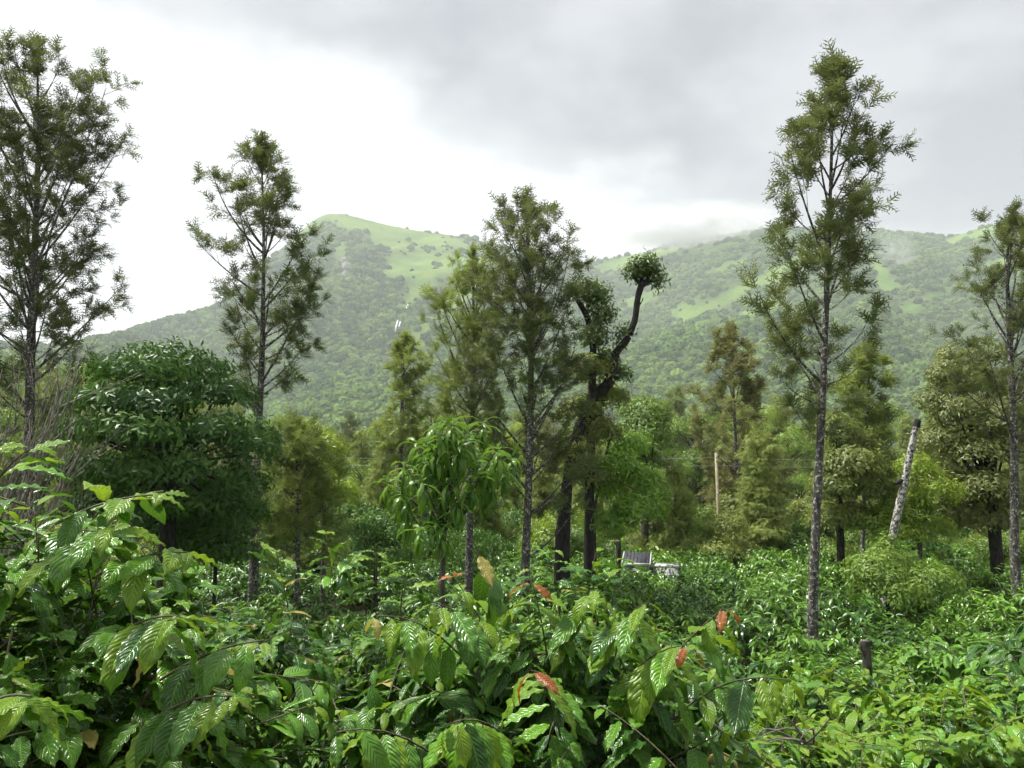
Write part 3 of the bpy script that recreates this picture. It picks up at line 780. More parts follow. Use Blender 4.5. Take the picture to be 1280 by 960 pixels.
        if _ == 'd':
            for q in range(7):
                p0 = at(1000 + 20 * b.rng.random(), 930, 3.7); p2 = at(930 + 150 * b.rng.random(), 895 + 50 * b.rng.random(), 3.3)
                tw_.append(bez(p0, (p0 + p2) / 2 + b.rng.normal(0, .06, 3) + [0, 0, .06], p2, 8))
        ro = emit_near(b, 'coffee_bush', lab, (x, y, z), 260)
        for P_ in tw_:
            mb = MB(); mb.tube(P_ - np.array([x, y, z]), np.linspace(.006, .002, 8), 5); link('bare_twig', mb.mesh('bare_twig', True), ro, M['twig'])
    # --- the field beyond: individuals that share six bodies
    mid = [bush_mesh(200 + k, 1.1, 1.8, 96, LOW, .19, yg) for k, yg in enumerate((.2, .45, .3))]
    far = [bush_mesh(300 + k, 1.15, 1.9, 100, FAR, .185, yg) for k, yg in enumerate((.2, .4, .3))]
    r = np.random.default_rng(5)
    taken = [(s[0][0], s[0][1]) for s in specs] + [(-1.72, 2.5), (.16, 3.25)]
    y = 6.4
    while y < 33:
        hw = 0.70 * y + 2.2
        x = -hw + r.uniform(0, 1.2)
        while x < hw:
            xx = x + r.normal(0, .2); yy = y + r.normal(0, .22)
            x += 1.75
            if min((xx - a) ** 2 + (yy - c_) ** 2 for a, c_ in taken) < 1.3: continue
            if yy > 16 and xx < 0.05 * yy - 2 and r.random() < .55: continue
            kind = mid if yy < 11 else far
            fo, stm = kind[int(r.integers(0, 3))]
            z = g(xx, yy); root = empty('coffee_bush', (xx, yy, z), r.uniform(0, 6.28), r.uniform(.88, 1.12))
            if yy < 11 and xx < -1.5: root.scale = [v * .95 for v in root.scale]
            qx = float(project(np.array([xx, yy, z + 1.5]))[0]); tag(root, ('coffee bush in the rows leading back to ' if yy < 14 else 'coffee bush in the far rows near ') + landmark(qx), 'coffee bush', 'coffee bushes in the rows of the plantation')
            link('foliage', fo, root, M['coffee' if yy < 11 else 'coffee_far'], 'stuff'); link('stem', stm, root, M['coffee_stem'])
        y += 1.75


# ------------------------------------------------------------------ trees
def trunk_part(root, org, pts, rad, mat, name='trunk', sides=10):
    mb = MB(); pts = np.asarray(pts, float)
    # resample with a little wander
    t = np.linspace(0, 1, max(len(pts) * 5, 14)); tt = np.linspace(0, 1, len(pts))
    P = np.stack([np.interp(t, tt, pts[:, k]) for k in range(3)], -1)
    for _ in range(2): P[1:-1] = (P[:-2] + 2 * P[1:-1] + P[2:]) / 4
    rr = np.interp(t, np.linspace(0, 1, len(rad)), rad)
    rr = rr * (1 + 0.07 * np.sin(t * 40) * np.cos(t * 23 + 1))
    mb.tube(P - org, rr, sides)
    return link(name, mb.mesh(name, True), root, mat)


def silver_oak(label, Y, trunk, tw, env, nb=46, seed=1, mat='oak', bark='bark_silver', frl=.235, tuft=11, slope=1.0, lean=0.0, group='silver oaks standing in the coffee', clear=None, fr=FROND, dens=1.0, name='silver_oak'):
    """trunk: photo pixels from foot to top; env: (py, left px, right px) reach of the crown from the trunk; Y depth"""
    r = np.random.default_rng(seed)
    k = Y / 960.0
    tp = [at(px, py, Y) for px, py in trunk]
    foot = tp[0].copy(); foot[2] = float(gz(foot[0], Y)) - .1
    if tp[0][2] - foot[2] > .3: tp = [foot] + tp
    tp = np.array(tp)
    org = np.array([tp[0][0], Y, float(gz(tp[0][0], Y))])
    root = empty(name, tuple(org)); tag(root, label, 'tree', group)
    trunk_part(root, org, tp, [tw * k * .62, tw * k * .5, tw * k * .42, tw * k * .3, tw * k * .16, .012], M[bark])
    if 'leader' not in label: env = [(e_[0], e_[1] * (.55 if q_ == 0 else 1), e_[2] * (.55 if q_ == 0 else 1)) for q_, e_ in enumerate(env)]
    def tr(z): return np.array([np.interp(z, tp[:, 2], tp[:, 0]), Y, z])
    ez = np.array([at(640, e[0], Y)[2] for e in env])[::-1]; el = np.array([e[1] * k for e in env])[::-1]; er = np.array([e[2] * k for e in env])[::-1]
    tp[-1] = tp[-1] - np.array([0, 0, .10 * (Y / 11.0) ** .5]); ztop = tp[-1][2]
    br = MB(); tips = []
    u = Y / 11.0
    zlo, zhi = ez[0], ez[-1] - .42 * u ** .5
    def quad(p0, p1, p2, t): return (1 - t) ** 2 * p0 + 2 * t * (1 - t) * p1 + t * t * p2
    for i in range(nb):
        f = (i + r.random()) / nb
        zt = zlo + (zhi - zlo) * f ** 0.85
        a = 2.39996 * i + r.normal(0, .5)
        cl, cr = np.interp(zt, ez, el), np.interp(zt, ez, er)
        ca = math.cos(a)
        side = cr if ca > 0 else cl
        rd = (abs(ca) * side + (1 - abs(ca)) * (cl + cr) * .5) * r.uniform(.48, 1.06)
        sl_ = slope * (0.6 + 1.0 * f) * r.uniform(.6, 1.7)
        zs = min(zt - rd * sl_, ztop - .15)
        if clear is not None: zs = max(zs, at(640, clear, Y)[2])
        p0 = tr(zs); p2 = tr(min(zt, ztop)) + np.array([ca * rd, math.sin(a) * rd, max(0, zt - ztop)])
        p1 = (p0 + p2) / 2 + np.array([ca, math.sin(a), 0]) * rd * r.uniform(.0, .2) + np.array([0, 0, -.12 * rd]) + r.normal(0, .05 * rd, 3)
        L = np.linalg.norm(p2 - p0)
        if r.random() < .10 and i < nb - 8: continue
        pts = quad(p0, p1, p2, np.linspace(0, 1, 9)[:, None]); br.tube(pts - org, np.linspace(max(.009, .017 * min(1.8, L)), .005, 9), 5)
        ns = max(2, int(round(3.4 * L / u * dens + r.uniform(0, 1.5))))
        for q in range(ns):
            s_ = .42 + .58 * (q + .8 * r.random()) / ns
            b0 = quad(p0, p1, p2, s_); tn = nrm(2 * (1 - s_) * (p1 - p0) + 2 * s_ * (p2 - p1))
            dv = nrm(tn * .8 + nrm(r.normal(0, 1, 3)) * .8 + np.array([0, 0, .30]))
            sl2 = (.12 + .34 * L * (1.1 - .7 * s_)) * r.uniform(.6, 1.2)
            sl2 = min(sl2, .75 * u)
            e = b0 + dv * sl2
            m_ = (b0 + e) / 2 + r.normal(0, .08 * sl2, 3)
            br.tube(np.array([b0, m_, e]) - org, [.007, .005, .003], 3)
            nt = max(2, int(round(sl2 / u / .19)))
            for j in range(nt):
                t_ = .35 + .65 * (j + r.random()) / nt
                c0 = quad(b0, m_, e, t_); d2 = nrm(dv * .8 + nrm(r.normal(0, 1, 3)) * .7 + np.array([0, 0, .25]))
                c1 = c0 + d2 * r.uniform(.10, .24) * u ** .5
                tips.append((c0, c1, d2))
    for q in range(15):                                    # leader tuft
        z = ztop - .055 * q; tips.append((tr(z - .2), tr(z), np.array([0, 0, 1.0])))
    link('branches', br.mesh('branches', True), root, M[bark])
    B0 = np.array([t[0] for t in tips]); E = np.array([t[1] for t in tips]); DV = np.array([t[2] for t in tips])
    n = len(tips) * tuft; idx = np.repeat(np.arange(len(tips)), tuft)
    fr_ = .15 + .85 * r.random(n)
    pos = B0[idx] + (E - B0)[idx] * fr_[:, None]
    rad = nrm(r.normal(0, 1, (n, 3))); rad = nrm(rad - DV[idx] * np.sum(rad * DV[idx], 1, keepdims=True))
    yd = nrm(DV[idx] * r.uniform(.5, 1.1, n)[:, None] + rad * r.uniform(.45, 1.0, n)[:, None] + np.array([0, 0, .08]))
    zd = nrm(np.array([0, 0, 1.0]) + r.normal(0, .45, (n, 3)))
    sc = frl * r.uniform(.65, 1.15, n)
    tint = np.clip(.45 + np.repeat(r.normal(0, .18, len(tips)), tuft) + r.normal(0, .15, n), 0, 1)
    mb = MB()
    for q, tm in enumerate(fr):
        s_ = slice(q, None, len(fr)); mb.leaves(tm, pos[s_] - org, yd[s_], zd[s_], sc[s_], tint[s_])
    link('crown', mb.mesh('crown'), root, M[mat], 'stuff')
    return root


def pads(r, blobs, n, leaf, per, tm, down=.35, org=np.zeros(3), shell=.55, flat=.5, jit=.42):
    """leafy crown: rosettes of leaves on the shells of many small pads"""
    mb = MB(); pos = []; yd = []; zd = []; sc = []; ti = []
    vol = np.array([b[1][0] * b[1][1] for b in blobs]); cnt = np.maximum(6, (n * vol / vol.sum()).astype(int))
    for (c, rad), m in zip(blobs, cnt):
        c = np.asarray(c, float); rad = np.asarray(rad, float)
        d = sphere_dirs(m, r); d[:, 2] = np.where(d[:, 2] < -.25, -d[:, 2] * .6, d[:, 2])
        rr = shell + (1.08 - shell) * r.random(m) ** .6
        p = c + d * rad * rr[:, None]
        base_t = np.clip(.42 + .22 * d[:, 2] + r.normal(0, .14) + r.normal(0, .1, m), 0, 1)  # tint lightens towards each pad's top: light from above painted into the leaves
        for q in range(per):
            a = 6.283 * q / per + r.random(m) * 6.28 / per + r.random() * 6
            ax = nrm(d * np.array([1, 1, flat]) + np.array([0, 0, .35]))
            t1 = nrm(np.cross(ax, r.normal(0, 1, (m, 3)))); t2 = np.cross(ax, t1)
            y_ = nrm(t1 * np.cos(a)[:, None] + t2 * np.sin(a)[:, None] + ax * r.uniform(.1, .6, m)[:, None] - np.array([0, 0, 1.0]) * down * r.uniform(.5, 1.5, m)[:, None])
            pos.append(p + r.normal(0, leaf * jit, (m, 3))); yd.append(nrm(y_ + r.normal(0, .28, (m, 3)))); zd.append(ax + r.normal(0, .25, (m, 3))); sc.append(leaf * r.uniform(.7, 1.15, m)); ti.append(np.clip(base_t + r.normal(0, .12, m), 0, 1))
    pos = np.concatenate(pos) - org; yd = np.concatenate(yd); zd = np.concatenate(zd); sc = np.concatenate(sc); ti = np.concatenate(ti)
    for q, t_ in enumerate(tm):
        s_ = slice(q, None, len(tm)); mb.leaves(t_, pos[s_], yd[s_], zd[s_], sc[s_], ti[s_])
    return mb


def limbs(root, org, frm, blobs, mat, r0=.05):
    mb = MB()
    for (c, rad) in blobs:
        c = np.asarray(c, float); f = np.asarray(frm, float)
        mid = (f + c) / 2 + np.array([0, 0, -.15 * abs(c[2] - f[2])])
        mb.tube(bez(f, mid, c, 8) - org, np.linspace(r0, r0 * .25, 8), 5)
    return link('branches', mb.mesh('branches', True), root, mat)


def build_hero_trees():
    S = silver_oak
    S('tall silver oak with mottled white-flecked trunk standing among the coffee rows', 13, [(1015, 790), (1018, 690), (1027, 520), (1035, 330), (1040, 180), (1040, 62)], 12.5,
      [(58, 2, 3), (100, 18, 20), (160, 55, 62), (215, 84, 90), (270, 90, 78), (320, 72, 62), (370, 105, 55), (420, 88, 60), (460, 92, 74), (500, 70, 50), (540, 30, 25)], 44, 11, slope=1.1, frl=.265)
    S('dense dark silver oak rising behind the bare twiggy shrub', 16, [(36, 600), (38, 440), (44, 300), (48, 160), (46, 45)], 13,
      [(42, 12, 14), (70, 70, 40), (110, 110, 90), (140, 120, 112), (200, 130, 95), (250, 125, 80), (290, 110, 95), (340, 100, 112), (400, 90, 80), (450, 90, 90), (500, 50, 60), (540, 30, 30)], 70, 12, frl=.26, tuft=10, slope=1.0, dens=1.1)
    S('silver oak beside the dark broad evergreen, its trunk bare below', 17, [(318, 694), (322, 560), (328, 440), (330, 300), (326, 166)], 11,
      [(163, 5, 6), (200, 26, 24), (230, 78, 44), (270, 80, 50), (310, 85, 72), (350, 60, 85), (400, 40, 65), (430, 60, 60), (460, 20, 62), (495, 12, 75), (520, 8, 50)], 44, 13, slope=1.1, clear=540, frl=.27)
    S('feathery silver oak with pale trunk in front of the pollarded tree', 16.8, [(656, 716), (663, 560), (664, 420), (660, 300), (657, 232)], 11,
      [(230, 5, 6), (270, 45, 35), (300, 52, 78), (340, 60, 66), (390, 85, 58), (440, 92, 60), (490, 80, 66), (540, 60, 74), (590, 45, 80), (640, 30, 75)], 60, 14, slope=1.1, mat='oak', dens=1.1, frl=.27, tuft=9)
    S('olive silver oak directly behind the drooping young tree', 18, [(586, 716), (588, 600), (592, 470), (592, 380), (590, 304)], 10,
      [(302, 6, 8), (340, 32, 30), (380, 58, 40), (430, 50, 50), (470, 52, 55), (520, 44, 50), (560, 30, 40), (600, 20, 30)], 48, 15, slope=1.1, mat='oak_olive', frl=.23, dens=1.2)
    S('silver oak with mottled trunk rising beside the rust-tinged broadleaf tree', 16, [(1268, 702), (1268, 560), (1262, 420), (1258, 330), (1268, 250)], 11,
      [(246, 8, 10), (290, 40, 40), (330, 56, 60), (380, 58, 60), (430, 75, 70), (470, 80, 70), (510, 50, 60), (540, 40, 40)], 46, 16, slope=1.0, frl=.22, clear=600)
    S('slim young silver oak rising above the tree belt', 30, [(500, 640), (502, 520), (506, 440), (508, 414)], 7,
      [(412, 5, 6), (440, 20, 20), (465, 24, 28), (500, 28, 30), (540, 34, 34), (590, 30, 30)], 40, 17, slope=.9, mat='oak_olive', frl=.34, fr=FROND_FAR)
    S('silver oak with browning rusty foliage beside the timber power pole', 34, [(922, 690), (920, 560), (916, 470), (913, 404)], 6,
      [(402, 6, 6), (430, 22, 20), (465, 45, 30), (500, 55, 50), (545, 60, 60), (600, 55, 60), (650, 40, 40)], 60, 18, slope=.7, mat='oak_brown', frl=.40, fr=FROND_FAR)
    S('silver oak half hidden behind the tall mottled trunk', 24, [(1078, 700), (1082, 560), (1086, 470), (1088, 424)], 6,
      [(422, 5, 5), (445, 14, 16), (480, 42, 24), (520, 50, 30), (570, 50, 36), (620, 40, 36)], 44, 19, slope=.9, mat='oak_olive', frl=.30, fr=FROND_FAR)

    # dark broad evergreen
    r = np.random.default_rng(31); Y = 12.5
    org = np.array([at(212, 690, Y)[0], Y, float(gz(-5, Y))]); root = empty('evergreen_tree', tuple(org))
    tag(root, 'broad dark evergreen tree with layered glossy leaves', 'tree')
    trunk_part(root, org, [org - [0, 0, .1], at(212, 620, Y), at(208, 540, Y), at(210, 470, Y)], [.15, .12, .09, .04], M['bark_dark'])
    bl = []
    for (px, py, w, h, dy) in [(205, 450, 46, 24, 0), (165, 468, 40, 22, -.3), (245, 466, 44, 22, -.2), (210, 478, 50, 22, -.9), (138, 500, 44, 26, .1), (275, 500, 44, 26, -.2), (180, 512, 46, 22, -1.1), (240, 516, 46, 22, -1.2),
                               (112, 545, 42, 28, -.1), (165, 548, 44, 24, -1.1), (225, 552, 48, 24, -1.5), (285, 545, 44, 26, -.8), (318, 568, 32, 26, -.3), (100, 592, 36, 26, .2), (145, 590, 46, 26, -.7), (205, 592, 48, 26, -1.2),
                               (262, 592, 46, 26, -1.1), (312, 605, 34, 24, -.4), (130, 630, 44, 24, .1), (190, 632, 50, 24, -.5), (250, 636, 48, 24, -.4), (300, 640, 34, 20, 0), (205, 480, 60, 34, .8), (150, 550, 62, 44, .9), (260, 550, 62, 44, .9), (210, 620, 80, 34, .8)]:
        p = at(px, py, Y); p[1] += dy; bl.append((p, np.array([w * 1.15, max(w * .8, 28), h * .92]) * Y / 960))
    limbs(root, org, at(210, 580, Y), bl, M['bark_dark'], .04)
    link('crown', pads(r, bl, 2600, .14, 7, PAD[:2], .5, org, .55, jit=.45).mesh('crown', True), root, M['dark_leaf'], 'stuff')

    # young tree with long drooping leaves
    r = np.random.default_rng(32); Y = 9.6
    org = np.array([at(553, 700, Y)[0], Y, float(gz(-.8, Y))]); root = empty('drooping_tree', tuple(org))
    tag(root, 'young tree with long drooping bright green leaves', 'tree')
    trunk_part(root, org, [org - [0, 0, .1], at(553, 700, Y), at(557, 640, Y), at(563, 580, Y), at(566, 535, Y)], [.045, .036, .03, .022, .01], M['bark_mid'])
    mbb = MB(); lv = [[], [], [], []]
    tips = [(540, 530), (568, 526), (604, 528), (520, 552), (555, 548), (590, 548), (622, 560), (505, 580), (535, 572), (570, 570), (603, 575), (632, 585), (500, 610), (528, 600), (560, 598), (590, 596), (615, 600), (640, 570),
            (512, 640), (540, 630), (572, 620), (596, 562), (550, 560), (525, 660), (485, 600), (545, 650)]
    tips = tips + [(557 + (x_ - 557) * .72 + r.normal(0, 9), y_ + r.uniform(-4, 14)) for x_, y_ in tips]
    for q, (px, py) in enumerate(tips):
        dep = r.uniform(-.6, .6); e = at(px, py, Y + dep); s_ = at(557 + (px - 557) * .12, min(660, py + 70 + .4 * abs(px - 560)), Y)
        mbb.tube(bez(s_, (s_ + e) / 2 + np.array([0, 0, .02]), e, 7) - org, np.linspace(.012, .005, 7), 5)
        for j in range(15):
            a = 2.39996 * j; hv = np.array([math.cos(a), math.sin(a), 0])
            lv[0].append(e - np.array([0, 0, .022 * (j // 2)]) ); lv[1].append(hv * r.uniform(.45, 1.0) + np.array([0, 0, .5 - .12 * j + r.normal(0, .2)]))
            lv[2].append(np.array([0, 0, 1.0]) + hv * .7 + r.normal(0, .15, 3)); lv[3].append(r.uniform(.22, .36))
    link('branches', mbb.mesh('branches', True), root, M['bark_mid'])
    long_leaf = [coffee_leaf(8, 2, d, .3, .02, t, 0, 3, .165) for d, t in ((.9, .2), (1.1, -.3), (.75, .1))]
    mb = MB(); A = [np.array(z) for z in lv]
    for q in range(3):
        s_ = slice(q, None, 3); mb.leaves(long_leaf[q], A[0][s_] - org, A[1][s_], A[2][s_], A[3][s_], np.clip(r.normal(.5, .25, len(A[3][s_])), 0, 1))
    link('crown', mb.mesh('crown', True), root, M['mango'], 'stuff')

    # pollarded tree with the long bare arm
    r = np.random.default_rng(33); Y = 18
    org = np.array([at(703, 700, Y)[0], Y, 0.0]); root = empty('pollarded_tree', tuple(org)); k = Y / 960
    tag(root, 'dark pollarded tree with a crooked bare limb ending in a leafy tuft', 'tree')
    trunk_part(root, org, [org - [0, 0, .1], at(702, 690, Y), at(708, 610, Y), at(716, 560, Y), at(728, 520, Y), at(742, 496, Y), at(762, 478, Y)], [11 * k, 9.5 * k, 7.5 * k, 6.5 * k, 6 * k, 6 * k, 7 * k], M['bark_dark'])
    trunk_part(root, org, [at(752, 490, Y), at(764, 474, Y), at(766, 452, Y), at(770, 440, Y), at(784, 425, Y), at(794, 400, Y), at(797, 372, Y), at(803, 352, Y)], [7 * k, 6.5 * k, 7 * k, 5 * k, 4.6 * k, 4.2 * k, 3.8 * k, 4.4 * k], M['bark_dark'], 'limb')
    trunk_part(root, org, [at(742, 500, Y), at(740, 470, Y), at(742, 430, Y), at(734, 395, Y), at(722, 375, Y)], [5 * k, 4.5 * k, 4.5 * k, 4 * k, 3 * k], M['bark_dark'], 'limb')
    fork = MB()
    for (px, py) in [(786, 338), (800, 333), (814, 338), (824, 350)]: fork.tube(bez(at(803, 357, Y), at((803 + px) / 2, 350, Y), at(px, py, Y), 6) - org, np.linspace(3.5 * k, 1.2 * k, 6), 6)
    link('branches', fork.mesh('branches', True), root, M['bark_dark']); fork = MB()
    fork.tube(bez(at(798, 382, Y), at(803, 378, Y), at(804, 372, Y), 4) - org, np.linspace(1.4 * k, .5 * k, 4), 5)
    link('spur', fork.mesh('spur', True), root, M['bark_dark'])
    bl = [(at(x, y, Y) + [0, dy, 0], np.array([w, w, h]) * k) for x, y, w, h, dy in [(798, 340, 15, 13, 0), (812, 340, 15, 13, .1), (804, 334, 14, 9, -.15), (824, 354, 7, 5, 0), (781, 416, 7, 12, .1), (777, 428, 6, 8, .1),
                                                                             (746, 375, 17, 22, .1), (752, 400, 14, 22, -.1), (744, 425, 16, 20, 0), (758, 450, 15, 10, .2), (778, 468, 11, 9, .25), (730, 365, 14, 14, 0)]]
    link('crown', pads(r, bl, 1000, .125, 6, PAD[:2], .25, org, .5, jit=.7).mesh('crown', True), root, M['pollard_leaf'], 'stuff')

    # straight dark trunk beside it
    def tree(name, label, Y, trunk, tw, blobs, n, leaf, mat, bark, seed, per=6, group=None, tm=PAD, cat='tree', down=.3):
        r = np.random.default_rng(seed); k = Y / 960
        tp = [at(px, py, Y) for px, py in trunk]; org = np.array([tp[0][0], Y, float(gz(tp[0][0], Y))])
        foot = tp[0].copy(); foot[2] = org[2] - .1
        if tp[0][2] > foot[2] + .2: tp = [foot] + tp
        root = empty(name, tuple(org)); tag(root, label, cat, group)
        trunk_part(root, org, tp, [tw * k * .6, tw * k * .5, tw * k * .45, tw * k * .4, tw * k * .3], M[bark])
        bl = []
        for b_ in blobs:
            p = at(b_[0], b_[1], Y); p[1] += (b_[4] if len(b_) > 4 else r.normal(0, .4)); bl.append((p, np.array([b_[2], b_[2], b_[3]]) * k))
        if bl:
            limbs(root, org, tp[-2] if len(tp) > 2 else tp[-1], bl, M[bark], tw * k * .2)
            link('crown', pads(r, bl, n, leaf, per, tm, down, org).mesh('crown', True), root, M[mat], 'stuff')
        return root
    tree('shade_tree', 'straight dark trunk with sparse olive crown beside the pollarded tree', 18.5, [(736, 690), (737, 600), (740, 500), (740, 440)], 13, [(735, 470, 30, 22), (760, 500, 26, 22), (725, 520, 30, 24), (750, 545, 30, 24), (715, 575, 28, 24), (740, 600, 34, 24)], 900, .13, 'olive_leaf', 'bark_dark', 41, tm=DIA, per=8)
    tree('sapling_tree', 'light green sapling with thin slanting stems beside the small shed', 19, [(744, 690), (742, 640), (752, 590), (765, 540)], 4, [(790, 560, 26, 22), (770, 585, 26, 20), (800, 600, 30, 22), (760, 615, 28, 20), (790, 640, 34, 22), (765, 655, 28, 20), (815, 620, 22, 20)], 900, .15, 'mango', 'bark_mid', 42)
    tree('round_tree', 'compact round-crowned tree with yellow-green top above the sapling', 28, [(806, 680), (806, 620), (806, 560)], 10, [(792, 516, 18, 18), (806, 508, 18, 14), (820, 518, 18, 18), (806, 530, 30, 26), (804, 555, 30, 28), (806, 580, 26, 24), (790, 540, 16, 20), (824, 545, 14, 22)], 1700, .15, 'mid_leaf', 'bark_mid', 43)
    tree('broadleaf_tree', 'large broadleaf tree with rust-tinged leaves behind the leaning pale trunk', 20, [(1246, 700), (1240, 620), (1235, 560)], 16,
         [(1205, 445, 22, 20), (1235, 450, 30, 22), (1185, 470, 24, 20), (1215, 480, 36, 26), (1250, 485, 40, 30), (1170, 505, 22, 22), (1195, 520, 34, 26), (1235, 530, 44, 30), (1180, 555, 34, 26), (1220, 570, 46, 30), (1265, 560, 36, 36), (1175, 600, 36, 28), (1215, 615, 46, 30), (1255, 630, 36, 28), (1185, 640, 36, 24), (1225, 655, 40, 22)], 4200, .135, 'rust_leaf', 'bark_dark', 44, per=6)
    tree('leafy_shrub', 'leafy yellow-green shrub around the foot of the leaning pale trunk', 19, [(1150, 700), (1150, 660), (1150, 620)], 6, [(1140, 590, 26, 22), (1165, 620, 30, 26), (1135, 640, 34, 26), (1160, 665, 36, 24), (1120, 670, 30, 22), (1095, 660, 30, 26)], 1500, .12, 'lime_leaf', 'bark_mid', 45, cat='shrub')
    tree('leafy_shrub', 'leafy low shrub hiding the foot of the leaning pale trunk', 15.9, [(1108, 725), (1108, 700)], 5, [(1106, 700, 20, 18), (1085, 715, 34, 22), (1130, 712, 34, 20), (1106, 735, 44, 26), (1150, 728, 34, 22), (1116, 682, 10, 14)], 1500, .12, 'mid_leaf', 'bark_dark', 53, cat='shrub')
    # leaning pale trunk, topped
    r = np.random.default_rng(46); Y = 17; k = Y / 960
    org = np.array([at(1104, 720, Y)[0], Y, 0]); root = empty('leaning_trunk', tuple(org))
    tag(root, 'leaning pale mottled tree trunk with its top sawn off', 'tree')
    trunk_part(root, org, [org - [.05, 0, .1], at(1106, 715, Y), at(1118, 660, Y), at(1130, 605, Y), at(1139, 560, Y), at(1146, 530, Y)], [6 * k, 5.4 * k, 4.8 * k, 4.4 * k, 4 * k, 3.6 * k], M['bark_pale'])
    mb = MB(); mb.tube(np.array([at(1145.5, 534, Y), at(1146.5, 528, Y), at(1147, 524, Y)]) - org, [4.4 * k, 4.1 * k, 3.4 * k], 9); link('stub', mb.mesh('stub', True), root, M['bark_dark'])
    mb = MB(); mb.tube(np.array([at(1119, 605, Y), at(1124, 602, Y), at(1131, 600, Y)]) - org, [2.2 * k, 3 * k, 3 * k], 7); link('stub', mb.mesh('stub', True), root, M['bark_dark'])
    tree('shade_tree', 'small crooked tree with dark trunk beside the tall mottled oak', 20, [(1052, 718), (1050, 660), (1048, 600), (1046, 560)], 10, [(1040, 545, 30, 22), (1070, 560, 30, 24), (1050, 585, 40, 24), (1030, 610, 34, 24), (1070, 615, 36, 26), (1045, 650, 40, 24)], 1300, .13, 'olive_leaf', 'bark_dark', 47, tm=DIA, per=9)
    tree('leafy_shrub', 'dark rounded shrub under the drooping young tree', 20, [(470, 700), (470, 670)], 5, [(455, 665, 22, 18), (475, 660, 24, 18), (495, 672, 18, 16), (465, 685, 30, 20), (485, 700, 32, 24), (455, 705, 26, 22)], 1200, .11, 'dark_leaf', 'bark_dark', 48, cat='shrub')
    S('bushy olive young silver oak leafy to the ground, beside the bare-stemmed one', 15.5, [(372, 702), (372, 620), (371, 560), (370, 512)], 6,
      [(510, 6, 6), (535, 24, 22), (565, 30, 34), (600, 42, 42), (640, 44, 46), (680, 46, 48), (700, 40, 44)], 64, 49, slope=.8, mat='oak_olive', frl=.25, tuft=8, dens=1.1)
    tree('broadleaf_tree', 'small bright broadleaf tree behind the brown-olive feathery bush', 19, [(405, 690), (405, 620), (402, 580)], 6, [(395, 550, 20, 18), (412, 565, 22, 20), (385, 575, 20, 16), (410, 595, 26, 22), (420, 620, 20, 18)], 800, .13, 'lime_leaf', 'bark_mid', 50)
    tree('leafy_shrub', 'dark dense bush at the foot of the broad evergreen', 13.5, [(270, 700), (270, 670)], 5, [(240, 655, 40, 22), (280, 660, 40, 20), (200, 660, 40, 20), (305, 650, 20, 22), (250, 685, 44, 26), (295, 690, 34, 26)], 1500, .11, 'dark_leaf', 'bark_dark', 51, cat='shrub')
    # bare twiggy shrub
    r = np.random.default_rng(52); Y = 10
    org = np.array([at(-110, 640, Y)[0], Y, float(gz(-7.8, Y))]); root = empty('bare_shrub', tuple(org)); tag(root, 'leafless twiggy shrub with pale brown branches beside the dark evergreen', 'shrub')
    mb = MB()
    for q in range(22):
        e = at(r.uniform(-10, 115), r.uniform(440, 570), Y + r.normal(0, .5)); p0 = org + [r.normal(0, .08), r.normal(0, .08), -.05]
        m1 = p0 * .42 + e * .58 + np.array([.15, 0, -.22]) + r.normal(0, .16, 3)
        pts = bez(p0, m1, e, 12); mb.tube(pts - org, np.linspace(.030, .005, 12), 6)
        for j in range(7):
            s_ = int(r.integers(5, 11)); d = nrm(pts[s_] - pts[s_ - 1]) + r.normal(0, .45, 3); d[2] += .15; ln = r.uniform(.2, .75)
            e2 = pts[s_] + nrm(d) * ln; mb.tube(bez(pts[s_], (pts[s_] + e2) / 2 + r.normal(0, .03, 3), e2, 5) - org, np.linspace(.010, .003, 5), 4)
            for j2 in range(2):
                e3 = e2 + nrm(nrm(d) + r.normal(0, .5, 3)) * ln * .5; mb.tube(np.array([e2 * .5 + pts[s_] * .5, e3]) - org, [.005, .002], 3)
    link('branches', mb.mesh('branches', True), root, M['twig'])


